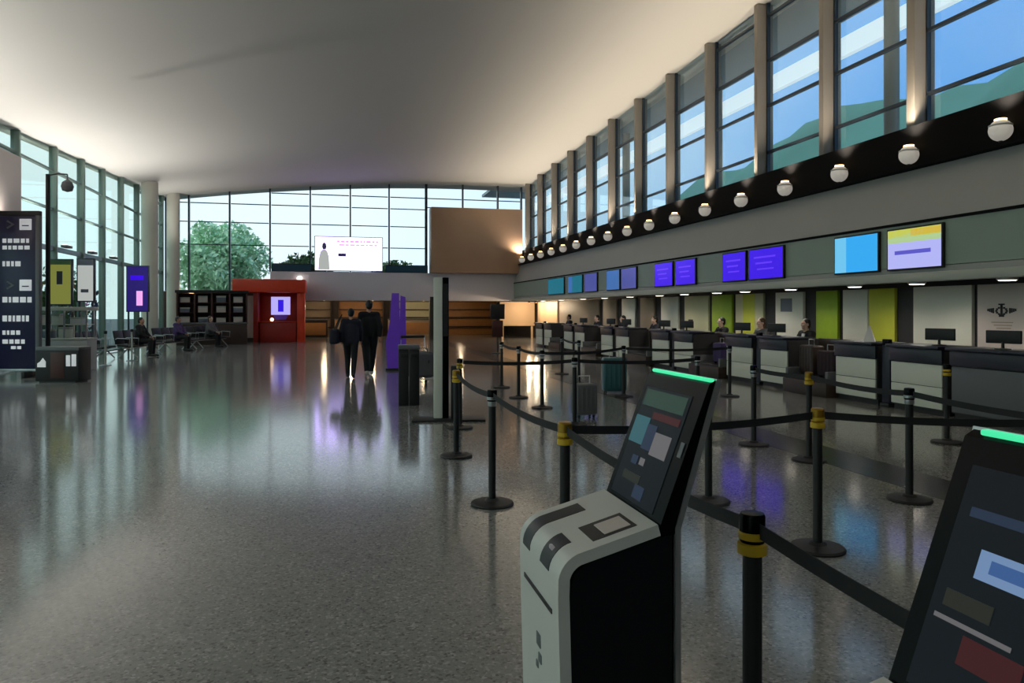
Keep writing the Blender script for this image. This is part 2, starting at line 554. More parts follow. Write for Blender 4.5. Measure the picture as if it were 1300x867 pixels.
# ---- far end: glass above, bulkhead over the shops, solid block to the right
ex = [-8.2, -7.13, -5.2, -3.24, -1.24, 0.80, 2.82, 4.80, 6.80, 8.76, 10.1]
for i, x in enumerate(ex):
    zb = 2.55 if x < -3.3 else 3.56
    wd = 0.13 if i in (7,) else 0.075
    struct(MB().box((x-wd/2, YF-0.10, zb), (x+wd/2, YF+0.12, zceil(x, YF)-0.01)).build('trim_%d' % (70+i), 'frame_dark'))
for i in range(len(ex)-1):
    a = ex[i]+0.066; b = ex[i+1]-0.066
    zb = 2.55 if b < -3.1 else 3.56
    if a > 4.8: zb = 7.10
    mb = MB()
    for z in (zb+0.03, 4.9, 6.05, 7.0, 7.62):
        if zb <= z-0.02 and z < zceil(a, YF) - 0.1 or z == zb+0.03:
            mb.box((a, YF-0.03, z-0.022), (b, YF+0.04, z+0.022))
    fr = struct(mb.build('window_%d' % wn, 'frame_dark'))
    za, zc = zceil(a, YF)-0.02, zceil(b, YF)-0.02
    mb = MB()
    Y0, Y1 = YF, YF+0.01
    mb.raw([(a,Y0,zb),(b,Y0,zb),(b,Y0,zc),(a,Y0,za),(a,Y1,zb),(b,Y1,zb),(b,Y1,zc),(a,Y1,za)],
           [(0,1,2,3),(7,6,5,4),(0,4,5,1),(1,5,6,2),(2,6,7,3),(3,7,4,0)])
    mb.build('pane', 'glass_clear', fr)
    wn += 1
struct(MB().box((XL-.3, YF-0.15, 0), (-3.2, YF+0.15, 2.54)).build('wall_far', 'dark_brown'))
struct(MB().box((-3.2, YF-0.48, 2.08), (9.95, YF-0.02, 3.56), 0.03).build('trim_9', 'bulkhead_pale'))
struct(MB().box((4.95, YF-0.9, 3.57), (9.95, YF-0.05, 7.06), 0.04).build('trim_10', 'brown_panel'))
struct(MB().box((4.95, YF-0.5, 0), (5.5, YF, 2.3)).build('trim_11', 'dark_wall'))

# shops beyond the opening at the far end
struct(MB().box((-3.4, 47.8, 0), (11.3, 48.0, 3.2)).build('wall_back', 'dark_brown'))
struct(MB().box((-3.6, YF+0.26, 0), (-3.4, 48.0, 3.2)).build('wall_shop_left', 'dark_wall'))
struct(MB().box((11.1, YF+0.1, 0), (11.3, 48.0, 3.2)).build('wall_shop_right', 'dark_wall'))
struct(MB().box((-3.6, YF+0.26, 3.0), (11.3, 48.0, 3.2)).build('ceiling_shop', 'dark_wall'))

# outside: ground, ridge, canopy over the kerb
struct(MB().box((-120, -60, -0.6), (160, 170, -0.25)).build('ground', 'asphalt'))
def ridge(x, y0, y1, h0, name, seed):
    random.seed(seed)
    vs = []; fs = []; n_ = 40
    for i in range(n_+1):
        y = y0 + (y1-y0)*i/n_
        h = h0*(0.88 + 0.05*math.sin(i*0.55+seed) + 0.04*random.random())
        vs += [(x, y, -0.3), (x+8, y, h*0.7), (x+20, y, h), (x+45, y, -0.3)]
    for i in range(n_):
        for k in range(3):
            a = i*4+k
            fs.append((a, a+1, a+5, a+4))
    return struct(MB().raw(vs, fs).build(name, 'hill_green'))
ridge(62, -40, 150, 37, 'hills', 3)
struct(MB().box((11.8, -8, 10.9), (16.0, 60, 11.1)).build('trim_12', 'canopy_grey'))
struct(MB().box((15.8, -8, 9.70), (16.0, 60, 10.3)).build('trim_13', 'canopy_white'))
for i in range(6):
    y = 7.9 + i*9.6
    struct(MB().lathe([(0.2, -0.25), (0.2, 10.9)], 16, (15.0, y, 0)).build('column_%d' % (10+i), 'fin_beige'))

# ================================================================== KIOSKS
KW = 0.21
def kiosk(loc, label, content):
    root = thing('check_in_kiosk', label, 'kiosk', loc, 0, 'self-service kiosks')
    # white shell: front plate that rolls over into the sloping shelf
    path = [(-0.150, 0.03), (-0.170, 0.80)]
    for k in range(1, 9):
        a = PI - (PI/2 - 0.20) * k / 8
        path.append((-0.170 + 0.085 + 0.085*math.cos(a), 0.835 + 0.085*math.sin(a)))
    path += [(-0.02, 0.940), (0.118, 0.978)]
    MB().ribbon(path, 0.032, -KW, KW).build('front_shell', 'white_shell', root)
    # black carcass inside the shell
    poly = [(-0.118, 0.03), (-0.138, 0.80), (-0.12, 0.862), (-0.07, 0.893), (0.15, 0.945), (0.162, 0.945), (0.162, 0.03)]
    MB().prism(poly, -KW+0.004, KW-0.004).build('carcass', 'black_panel', root)
    MB().box((-0.13, -0.19, 0.0), (0.15, 0.19, 0.035), 0.008).build('plinth', 'dark_slot', root)
    # leaning screen head
    head = [(0.115, 0.945), (0.275, 1.362), (0.293, 1.372), (0.304, 1.366), (0.180, 0.962), (0.166, 0.945)]
    MB().prism(head, -KW+0.002, KW-0.002).build('screen_housing', 'black_gloss', root)
    MB().ribbon([(0.312, 1.372), (0.186, 0.962), (0.186, 0.02)], 0.016, -KW-0.003, KW+0.003).build('back_spine', 'silver', root)
    # screen in the plane of the head: u along y (viewer's left is +y), t from bottom to top
    b0 = Vector((0.115, 0, 0.945)); b1 = Vector((0.275, 0, 1.362))
    ax = (b1-b0).normalized(); H = (b1-b0).length
    nn = Vector((-ax.z, 0, ax.x))
    def on(u0, u1, t0, t1, off, th=0.0015):
        vs = []
        for o_ in (off, off+th):
            for u, t in ((u0,t0),(u1,t0),(u1,t1),(u0,t1)):
                p = b0 + ax*(t*H) + nn*o_
                vs.append((p.x, KW - u*2*KW, p.z))
        return vs, [(0,1,2,3),(7,6,5,4),(0,4,5,1),(1,5,6,2),(2,6,7,3),(3,7,4,0)]
    def quad(name, m, u0, u1, t0, t1, off, par):
        v, f = on(u0, u1, t0, t1, off)
        return MB().raw(v, f).build(name, m, par)
    sc = quad('display', 'kiosk_glow', 0.085, 0.84, 0.10, 0.90, 0.0005, root)
    for (nm, m_, u0, u1, t0, t1, o_) in content:
        quad(nm, m_, u0, u1, t0, t1, o_, sc)
    v, f = on(0.905, 0.955, 0.50, 0.60, 0.0005, 0.002)
    MB().raw(v, f).build('camera_window', 'grey_plastic', root)
    # green light bar along the top edge
    MB().box((0.276, -KW+0.002, 1.367), (0.292, KW-0.03, 1.377), 0.003).build('light_bar', 'led_green', root)
    # recesses in the shelf
    def shelf_z(x): return 0.978 + (x - 0.118) * (0.978-0.940)/(0.138)
    def on_shelf(x0, x1, y0, y1, th, lift=0.0):
        vs = []
        for dz in (lift, lift+th):
            for x, y_ in ((x0,y0),(x1,y0),(x1,y1),(x0,y1)):
                vs.append((x, y_, shelf_z(x)+dz))
        return vs, [(0,1,2,3),(7,6,5,4),(0,4,5,1),(1,5,6,2),(2,6,7,3),(3,7,4,0)]
    v, f = on_shelf(-0.055, 0.075, -0.165, -0.035, 0.002, -0.0005)
    cr = MB().raw(v, f).build('reader_tray', 'dark_slot', root)
    v, f = on_shelf(-0.015, 0.062, -0.150, -0.060, 0.002, 0.0015)
    MB().raw(v, f).build('paper_slip', 'panel_pink', cr)
    # two dark mouths that wrap over the rounded front edge
    def wrap(y0, y1, a0, a1, r, xs):
        pts = []
        for k in range(9):
            a = a0 + (a1-a0)*k/8
            pts.append((-0.085 + (0.085+r)*math.cos(a), 0.835 + (0.085+r)*math.sin(a)))
        for x in xs: pts.append((x, shelf_z(x)+r))
        return MB().ribbon(pts, 0.004, y0, y1)
    wrap(0.085, 0.165, PI, PI/2+0.20, 0.0015, (-0.04, 0.01)).build('printer_slot', 'dark_slot', root)
    m2 = wrap(-0.12, -0.03, PI*0.97, PI/2+0.22, 0.0015, ()).build('scanner_mouth', 'dark_slot', root)
    MB().box((-0.152, -0.095, 0.868), (-0.142, -0.06, 0.90), 0.003).build('scanner_glass', 'kiosk_pale', m2)
    MB().box((-0.1715, -0.15, 0.735), (-0.163, 0.15, 0.748)).build('card_slit', 'dark_slot', root)
    # small grey emblem marks on the front
    mb = MB()
    for (y_, z, r_) in ((0.0, 0.60, 0.022), (-0.012, 0.55, 0.016), (0.02, 0.52, 0.012)):
        mb.box((-0.1675+(0.60-z)*0.02, y_-r_, z-r_*0.9), (-0.158, y_+r_, z+r_*0.9), 0.003)
    mb.build('emblem', 'grey_plastic', root)
    return root
K1 = kiosk((0.75, 2.105, 0), 'white and black check-in kiosk, whole of it in view, sloping shelf in front', [
    ('top_patch', 'kiosk_led_reflection', 0.12, 0.80, 0.76, 0.88, 0.0025),  # reflection of the green light bar, painted as a glowing strip
    ('teal_reflection', 'kiosk_teal', 0.09, 0.34, 0.48, 0.68, 0.0025),  # teal reflection on the screen glass, painted as a glowing patch
    ('banner_text', 'kiosk_red', 0.36, 0.80, 0.68, 0.73, 0.0025),
    ('screen_patch', 'kiosk_pale', 0.50, 0.76, 0.44, 0.60, 0.0025),  # whitish reflection on the glass, likewise put into the screen colour
    ('screen_patch', 'kiosk_slate', 0.34, 0.50, 0.46, 0.64, 0.0030),
    ('button', 'kiosk_slate', 0.26, 0.36, 0.34, 0.40, 0.0025),
    ('button', 'kiosk_pale', 0.40, 0.48, 0.35, 0.40, 0.0025),
    ('button', 'kiosk_olive', 0.20, 0.50, 0.22, 0.28, 0.0025),
    ('button', 'kiosk_slate', 0.46, 0.62, 0.13, 0.22, 0.0025)])
K2 = kiosk((0.745, 0.815, 0), 'dark check-in kiosk cut off by the corner, only its leaning screen in view', [
    ('top_patch', 'kiosk_slate', 0.14, 0.40, 0.72, 0.755, 0.0025),
    ('message_window', 'kiosk_blue', 0.235, 0.60, 0.525, 0.625, 0.0045),
    ('message_text', 'kiosk_blue_deep', 0.29, 0.54, 0.555, 0.60, 0.0062),
    ('banner_text', 'kiosk_olive', 0.14, 0.34, 0.40, 0.46, 0.0025),
    ('screen_patch', 'kiosk_pale', 0.12, 0.44, 0.352, 0.368, 0.0030),
    ('screen_patch', 'kiosk_red', 0.26, 0.50, 0.24, 0.335, 0.0025),
    ('button', 'kiosk_blue', 0.66, 0.80, 0.42, 0.50, 0.0035),
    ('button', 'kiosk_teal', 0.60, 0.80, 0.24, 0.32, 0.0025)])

# ================================================================== QUEUE BARRIERS
PH = 0.93
def stanchion_meshes():
    d = {}
    d['base'] = MB().lathe([(0.172, 0), (0.175, 0.010), (0.165, 0.022), (0.06, 0.034), (0.045, 0.05), (0.036, 0.052)], 32).mesh('base', 'black_matte')
    d['post'] = MB().lathe([(0.030, 0.045), (0.030, 0.80), (0.026, 0.805)], 24).mesh('post', 'black_matte')
    d['collar'] = MB().lathe([(0.033, 0.795), (0.046, 0.800), (0.046, 0.832), (0.033, 0.836)], 24).mesh('collar', 'yellow_band')
    d['collar_silver'] = MB().lathe([(0.033, 0.795), (0.036, 0.800), (0.036, 0.832), (0.033, 0.836)], 24).mesh('collar', 'silver')
    d['cassette_gold'] = MB().lathe([(0.036, 0.834), (0.042, 0.842), (0.042, 0.918), (0.036, 0.927), (0.015, 0.930)], 24).mesh('belt_cassette', 'brass_head')
    d['cassette'] = MB().lathe([(0.036, 0.834), (0.040, 0.842), (0.040, 0.918), (0.036, 0.927), (0.015, 0.930)], 24).mesh('belt_cassette', 'black_gloss')
    mb = MB().lathe([(0.041, 0.846), (0.044, 0.850), (0.044, 0.866), (0.041, 0.870)], 24)
    d['clip'] = mb.mesh('belt_clip', 'yellow_band')
    d['clip_silver'] = mb.mesh('belt_clip', 'silver')
    return d
SM = stanchion_meshes()
def stanchion(x, y, label, yellow=True, belts=(), gold=False):
    root = thing('queue_stanchion', label, 'stanchion', (x, y, 0), 0, 'belt stanchions of the queue')
    def part(nm, me):
        o = bpy.data.objects.new(nm, me); COL.objects.link(o); o.parent = root
        return o
    part('base', SM['base']); part('post', SM['post'])
    part('collar', SM['collar' if yellow else 'collar_silver'])
    cs = part('belt_cassette', SM['cassette_gold' if gold else 'cassette'])
    c = part('belt_clip', SM['clip' if yellow else 'clip_silver']); c.parent = cs
    for (tx, ty) in belts:
        dx, dy = tx-x, ty-y
        L = math.hypot(dx, dy); ux, uy = dx/L, dy/L
        px_, py_ = -uy, ux
        vs = []; fs = []; n_ = 10
        for i in range(n_+1):
            s_ = 0.043 + (L-0.086)*i/n_
            sag = 0.035*(1-(2*i/n_-1)**2)*L/2
            for q in (-0.0012, 0.0012):
                for z in (0.856, 0.904):
                    vs.append((ux*s_+px_*q, uy*s_+py_*q, z-sag))
        for i in range(n_):
            a = i*4
            for (p, q) in ((0,1),(1,3),(3,2),(2,0)):
                fs.append((a+p, a+q, a+4+q, a+4+p))
        fs += [(0,2,3,1), (n_*4, n_*4+1, n_*4+3, n_*4+2)]
        MB().raw(vs, fs).build('belt', 'belt_web', root)
    return root
A, B, C_, D_ = (1.27, 7.88), (1.24, 5.87), (1.29, 4.08), (1.29, 2.62)
D_ = (1.29, 2.11)
E_, I_, F_, H_, G_, J_ = (3.09, 4.27), (2.98, 5.53), (4.62, 5.19), (4.81, 6.79), (4.75, 7.74), (7.06, 7.34)
K_, L_, M_, N_, O_, P_ = (3.24, 11.46), (3.21, 12.90), (3.30, 14.69), (5.09, 15.10), (5.43, 17.43), (1.62, 9.75)
Q_, S_ = (3.18, 9.62), (4.95, 9.50)
T_, U_ = (5.10, 12.6), (7.0, 12.2)
stanchion(*A, 'black stanchion with yellow collar just in front of the tall slim totem', True, [B, ], True)
stanchion(*B, 'slim black stanchion with pale top, standing alone on the open aisle floor', False, [C_])
stanchion(*C_, 'black stanchion with yellow head right behind the white kiosk shelf', True, [D_, E_], True)
stanchion(*D_, 'nearest black stanchion, yellow collar, standing between the two kiosks', True, [(1.30, 0.12)])
stanchion(*E_, 'black stanchion with pale clip in mid queue, right of the nearest one', True, [(4.9, 3.6)], True)
stanchion(*I_, 'black stanchion seen right behind the kiosk screen edge', False, [])
stanchion(*F_, 'thin black stanchion on the dark floor band, in front of the white desk panels', False, [H_, (4.62, 3.2)])
stanchion(*H_, 'black stanchion with yellow head in front of the seated agent in a black suit', True, [G_], True)
stanchion(*G_, 'thin black stanchion between the kiosk screen and the mid-queue one', False, [])
stanchion(*J_, 'black stanchion with yellow collar beside the dark grey desk', True, [])
stanchion(*K_, 'far black stanchion, first of the middle lane beyond the kiosk row', False, [L_])
stanchion(*L_, 'far black stanchion, second of the middle lane', False, [M_])
stanchion(*M_, 'far black stanchion, last of the middle lane', False, [])
stanchion(*N_, 'far thin stanchion near the desks, nearer of two', False, [O_])
stanchion(*O_, 'far thin stanchion near the desks, farther of two', False, [])
stanchion(*P_, 'stanchion just right of the tall slim totem, starting the cross belt', True, [Q_, (1.27, 7.88)])
stanchion(*Q_, 'middle stanchion holding the long cross belt', False, [S_])
stanchion(*S_, 'stanchion at the desk end of the long cross belt', False, [])
stanchion(*T_, 'stanchion of the second, farther cross belt, in mid floor', False, [K_, U_])
stanchion(*U_, 'stanchion of the farther cross belt closest to the desks', False, [])

# ================================================================== TOTEM, BIN, TROLLEY, BANNERS
t = thing('totem', 'tall slim grey and black totem on a flat dark base plate', 'totem', (1.49, 10.55, 0), -0.14)
MB().box((-0.42, -0.22, 0), (0.62, 0.2, 0.03), 0.01).build('base_plate', 'black_matte', t)
MB().box((-0.115, -0.05, 0.03), (0.01, 0.06, 2.04), 0.012).build('body', 'totem_pale', t)
MB().box((0.011, -0.045, 0.03), (0.10, 0.06, 2.04), 0.008).build('glass_face', 'black_gloss', t)
MB().box((0.02, -0.049, 1.2), (0.09, -0.044, 1.95)).build('screen', 'dark_slot', t)
MB().box((0.13, -0.12, 0.03), (0.27, 0.06, 0.78), 0.01).build('pedestal', 'black_matte', t)

b = thing('litter_bin', 'black upright litter bin pair with grey top in the aisle', 'bin', (1.2, 12.4, 0), -0.08)
MB().box((-0.17, -0.15, 0), (-0.005, 0.15, 0.92), 0.012).build('body', 'black_matte', b)
MB().box((0.005, -0.15, 0), (0.17, 0.15, 0.92), 0.012).build('body', 'black_matte', b)
MB().box((-0.18, -0.16, 0.925), (0.18, 0.16, 1.0), 0.02).build('lid', 'grey_plastic', b)
for sx in (-0.09, 0.09):
    MB().box((sx-0.06, -0.163, 0.80), (sx+0.06, -0.148, 0.87), 0.004).build('mouth', 'dark_slot', b)

tr = thing('luggage_trolley', 'grey metal luggage trolley parked behind the black bin', 'trolley', (1.72, 15.6, 0), 0.15)
mb = MB()
mb.tube([(-0.28,-0.4,0.16),(0.28,-0.4,0.16),(0.28,0.4,0.16),(-0.28,0.4,0.16),(-0.28,-0.4,0.16)], 0.018)
for i in range(5): mb.tube([(-0.2+0.1*i,-0.4,0.16),(-0.2+0.1*i,0.4,0.16)], 0.01)
mb.build('deck', 'silver', tr)
MB().tube([(-0.28,0.4,0.16),(-0.27,0.46,0.6),(-0.26,0.52,1.0),(0.26,0.52,1.0),(0.27,0.46,0.6),(0.28,0.4,0.16)], 0.018).build('frame', 'silver', tr)
MB().tube([(-0.26,0.52,1.0),(0.26,0.52,1.0)], 0.028).build('handle', 'black_matte', tr)
for sx, sy in ((-0.25,-0.36),(0.25,-0.36),(-0.25,0.36),(0.25,0.36)):
    M = Matrix.Translation((sx, sy, 0.07)) @ Matrix.Rotation(PI/2, 4, 'Y')
    MB().lathe([(0.05,-0.02),(0.07,-0.015),(0.07,0.015),(0.05,0.02)], 16, M=M).build('wheel', 'black_matte', tr)
    MB().box((sx-0.012, sy-0.012, 0.08), (sx+0.012, sy+0.012, 0.15)).build('fork', 'silver', tr)
bagm = MB()
bagm.box((-0.25,-0.34,0), (0.25,0.30,0.52), 0.07, seg=3)
g = thing('holdall', 'dark grey soft holdall lying on the luggage trolley', 'bag', (1.72, 15.6, 0.182), 0.15)
bagm.build('body', 'cloth_grey', g)
MB().tube([(-0.12,-0.36,0.3),(-0.12,-0.2,0.60),(0.12,-0.2,0.60),(0.12,-0.36,0.3)], 0.014).build('strap', 'black_matte', g)

p = thing('display_stand', 'purple standing display of two tall panels behind the walking pair', 'display stand', (1.57, 19.6, 0), -0.05)
MB().box((-0.28, -0.2, 0), (0.28, 0.2, 0.06), 0.015).build('base', 'black_matte', p)
MB().prism([(-0.24, 0.06), (0.08, 0.06), (0.09, 1.2), (0.07, 2.02), (-0.12, 2.02), (-0.16, 1.3), (-0.27, 0.75)], -0.06, 0.0).build('panel', 'purple_panel', p)
MB().prism([(0.07, 0.06), (0.26, 0.06), (0.25, 0.9), (0.24, 1.92), (0.11, 1.96), (0.09, 1.2)], 0.01, 0.07).build('panel', 'purple_panel', p)

def suitcase(loc, rz, w_, d, h, m, label):
    s = thing('suitcase', label, 'suitcase', loc, rz)
    mb = MB().box((-w_/2, -d/2, 0.05), (w_/2, d/2, h), 0.035, seg=3)
    for i in range(5):
        x = -w_/2 + w_*(i+.5)/5
        mb.box((x-w_*0.05, -d/2-0.005, 0.10), (x+w_*0.05, d/2+0.005, h-0.05), 0.004)
    mb.build('shell', m, s)
    MB().tube([(-0.09, 0, h-0.01), (-0.09, 0, h+0.11), (0.09, 0, h+0.11), (0.09, 0, h-0.01)], 0.010).build('handle', 'silver', s)
    for sx in (-1, 1):
        for sy in (-1, 1):
            M = Matrix.Translation((sx*(w_/2-0.05), sy*(d/2-0.05), 0.028)) @ Matrix.Rotation(PI/2, 4, 'Y')
            MB().lathe([(0.015,-0.012),(0.028,-0.010),(0.028,0.010),(0.015,0.012)], 14, M=M).build('wheel', 'black_matte', s)
    return s
suitcase((3.55, 10.3, 0), 0.1, 0.34, 0.24, 0.50, 'grey_plastic', 'grey ribbed suitcase standing on the queue floor left of the kiosk screen')
suitcase((5.15, 13.2, 0), -0.2, 0.44, 0.28, 0.68, 'teal_case', 'teal ribbed suitcase standing farther in the queue')

# ================================================================== CHECK-IN DESKS
DX = 8.7
def desk(y0, y1, label, dark=False):
    c = thing('check_in_desk', label, 'desk', (DX, (y0+y1)/2, 0), 0, 'check-in desks')
    L = (y1-y0)/2
    MB().box((0.03, -L, 0.08), (0.75, L, 0.98)).build('carcass', 'dark_wall', c)
    MB().box((0.06, -L+0.02, 0), (0.70, L-0.02, 0.08)).build('kick_plate', 'black_matte', c)
    if not dark:
        MB().box((0.0, -L+0.02, 0.10), (0.028, L-0.02, 0.42), 0.004).build('front_panel', 'panel_white', c)
        MB().box((0.0, -L+0.02, 0.43), (0.028, L-0.02, 0.755), 0.004).build('front_panel', 'panel_white', c)
    else:
        MB().box((0.0, -L+0.02, 0.10), (0.028, L-0.02, 0.755), 0.004).build('front_panel', 'grey_plastic', c)
    MB().box((-0.02, -L, 0.77), (0.029, L, 0.985), 0.006).build('fascia', 'navy_top', c)
    MB().box((-0.10, -L-0.005, 0.99), (0.60, L+0.005, 1.035), 0.012).build('worktop', 'navy_top', c)
    MB().box((0.55, -L, 0.985), (0.75, L, 1.0), 0.004).build('ledge', 'navy_top', c)
    return c
PAIRS = [(9.12, 10.18, 10.50, 11.53), (12.96, 13.93, 14.23, 15.32), (16.95, 18.0, 18.3, 19.4),
         (21.1, 22.15, 22.45, 23.5), (25.25, 26.3, 26.6, 27.65), (29.4, 30.45, 30.75, 31.8)]
PN = ['nearest pair', 'second pair', 'third pair', 'fourth pair', 'fifth pair', 'farthest pair']
desk(7.0, 8.98, 'dark grey check-in desk at the right edge, nearest of all', True)
DESKS = []
for i, (a, b, c, d) in enumerate(PAIRS):
    desk(a, b, 'white-fronted check-in desk, nearer one of the %s' % PN[i]); DESKS.append((a+b)/2)
    desk(c, d, 'white-fronted check-in desk, farther one of the %s' % PN[i]); DESKS.append((c+d)/2)
    s = thing('bag_tag_pedestal', 'narrow dark pedestal between the desks of the %s' % PN[i], 'pedestal', (DX+0.1, (b+c)/2, 0), 0, 'narrow desk pedestals')
    MB().box((-0.08, -0.10, 0), (0.5, 0.10, 0.06), 0.008).build('foot', 'black_matte', s)
    MB().box((-0.05, -0.09, 0.06), (0.45, 0.09, 1.00), 0.012).build('column', 'navy_top', s)
    MB().box((-0.06, -0.07, 1.0), (0.02, 0.07, 1.10), 0.01).build('display', 'black_gloss', s)
# baggage conveyors in the openings between the pairs
gaps = [(11.58, 12.90), (15.40, 16.88), (19.48, 21.0), (23.6, 25.15), (27.75, 29.3)]
for i, (a, b) in enumerate(gaps):
    s = thing('baggage_conveyor', 'dark baggage scale conveyor between the %s and %s of desks' % (PN[i].replace(' pair', ''), PN[i+1]), 'conveyor', (DX, (a+b)/2, 0), 0, 'baggage scale conveyors')
    L = (b-a)/2
    MB().box((-0.15, -L, 0), (0.70, L, 0.26), 0.012).build('frame', 'dark_brown', s)
    MB().box((-0.10, -L+0.12, 0.262), (0.70, L-0.12, 0.30), 0.006).build('belt', 'black_matte', s)
    for sy in (-1, 1):
        MB().box((-0.1, sy*(L-0.06)-0.04, 0.262), (0.64, sy*(L-0.06)+0.04, 0.46), 0.01).build('side_guard', 'grey_plastic', s)
    MB().box((0.65, -L, 0.262), (0.70, L, 1.02), 0.01).build('curtain_panel', 'dark_brown', s)
# a few bags waiting on the conveyor in front of the agent in black
suitcase((DX+0.25, 12.55, 0.30), 1.5, 0.46, 0.26, 0.60, 'dark_brown', 'brown suitcase standing on the baggage conveyor near the black-suited agent')
suitcase((DX+0.25, 11.98, 0.30), 1.62, 0.46, 0.26, 0.52, 'cloth_maroon', 'dark plum suitcase on the same conveyor beside the brown one')
suitcase((DX+0.25, 15.95, 0.30), 1.5, 0.46, 0.26, 0.50, 'cloth_purple', 'purple suitcase on the conveyor of the second opening')

# monitors on the desks
def monitor(y, label, z=1.035, x=DX+0.25):
    m = thing('monitor', label, 'monitor', (x, y, z), 0.25, 'desk monitors')
    MB().lathe([(0.10, 0), (0.10, 0.012), (0.02, 0.02), (0.018, 0.10)], 20).build('stand', 'black_matte', m)
    MB().box((0.0, -0.23, 0.08), (0.045, 0.23, 0.26), 0.01).build('case', 'black_matte', m)
    MB().box((0.046, -0.21, 0.095), (0.049, 0.21, 0.25)).build('screen', 'kiosk_glow', m)
    return m
M0 = monitor(9.45, 'black desk monitor on the nearest white-fronted desk')
for k, yy in enumerate(DESKS[2:9]):
    dup(M0, (DX+0.25, yy+0.30, 1.035), None, 'small black desk monitor on the %s desk along the row' % ORD[k+2])
dup(M0, (DX+0.2, 8.3, 1.035), None, 'black desk monitor on the dark grey desk')
c = MB().lathe([(0.13, 0), (0.02, 0.26), (0.0, 0.28)], 4, (DX+0.2, 10.9, 1.036)).build('desk_sign', 'cloth_white')
tag(c, 'white pointed desk sign on the second desk of the nearest pair', 'sign')

# ---- wall panels behind the desks
def wall_panel(y0, y1, m, label, z0=0.75, z1=2.02, strip=None):
    p = thing('wall_panel', label, 'panel', (11.0, (y0+y1)/2, 0), 0, 'panels on the wall behind the desks')
    L = (y1-y0)/2
    MB().box((-0.03, -L, z0), (0.045, L, z1), 0.006).build('board', m, p)
    if strip:
        for (u0, u1, v0, v1, sm, nm) in strip:
            MB().box((-0.036, L-2*L*u1, z0+(z1-z0)*v0), (-0.0305, L-2*L*u0, z0+(z1-z0)*v1)).build(nm, sm, p)
    return p
pk = wall_panel(8.6, 10.74, 'panel_pink', 'pinkish white wall panel with a black crest, far right', z1=2.02)
mb = MB()
X = -0.038
cy_, cz = 0.58, 1.56      # crest: ring, wings and a small crown
for a in range(12):
    q = 2*PI*a/12
    mb.box((X, cy_+0.10*math.cos(q)-0.02, cz+0.06*math.sin(q)-0.014), (X+0.006, cy_+0.10*math.cos(q)+0.02, cz+0.06*math.sin(q)+0.014))
mb.box((X, cy_-0.05, cz-0.10), (X+0.006, cy_+0.05, cz-0.06)); mb.box((X, cy_-0.02, cz-0.05), (X+0.006, cy_+0.02, cz+0.12))
mb.box((X, cy_-0.06, cz+0.10), (X+0.006, cy_+0.06, cz+0.125))
for sgn in (-1, 1):
    for k in range(4):
        yy = cy_+sgn*(0.16+0.035*k)
        mb.box((X, yy-0.014, cz-0.04+0.012*k), (X+0.006, yy+0.014, cz+0.05-0.004*k))
mb.build('crest', 'ink_black', pk)
mb = MB()
for k in range(3):
    mb.box((X, cy_-0.22+0.02*k, cz-0.20-0.05*k), (X+0.004, cy_+0.20-0.05*k, cz-0.185-0.05*k))
mb.build('lines_of_print', 'panel_tan', pk)
wall_panel(10.86, 12.22, 'panel_white', 'wide plain white wall panel behind the nearest pair of desks')
wall_panel(12.72, 13.45, 'panel_yellow', 'yellow wall panel right of the lime one')
wall_panel(13.50, 14.28, 'panel_white', 'narrow white wall panel between yellow and lime panels')
wall_panel(14.46, 15.22, 'panel_lime', 'lime green wall panel beside the black-suited agent')
wall_panel(15.72, 16.86, 'panel_white', 'white poster panel with a grey print at its top', strip=[(0.2, 0.62, 0.62, 0.88, 'print_grey', 'print')])
wall_panel(17.43, 18.80, 'panel_cream', 'cream wall panel with a yellow middle stripe', strip=[(0.28, 0.72, 0.05, 1.0, 'panel_yellow', 'yellow_stripe')])
wall_panel(19.02, 20.15, 'panel_lime', 'second lime green wall panel, farther along the desks')
wall_panel(20.38, 21.93, 'panel_cream', 'pale cream wall panel with a dark spot, beyond the limes', strip=[(0.18, 0.38, 0.22, 0.42, 'ink_black', 'dark_spot')])
wall_panel(22.4, 23.7, 'panel_white', 'white wall panel in the middle of the far run')
wall_panel(24.3, 25.5, 'panel_tan', 'tan wall panel, first of two, in the far run')
wall_panel(26.0, 27.3, 'panel_white', 'white wall panel between the two tan ones')
wall_panel(27.9, 29.4, 'panel_tan', 'tan wall panel, second of two, in the far run')
wall_panel(29.9, 35.6, 'panel_tan', 'long tan wall panel beside the farthest pair of desks')
wall_panel(36.0, 39.7, 'peach_board', 'warmly lit peach wall panel at the far end of the desk wall')
tag(MB().box((9.0, YF+0.45, 0.7), (11.0, YF+0.55, 2.05), 0.01).box((9.1, YF+0.46, 0.0), (9.2, YF+0.54, 0.7)).box((10.8, YF+0.46, 0.0), (10.9, YF+0.54, 0.7)).build('partition_board', 'peach_board'),
    'warmly lit peach partition board on legs, beyond the last desks', 'partition')

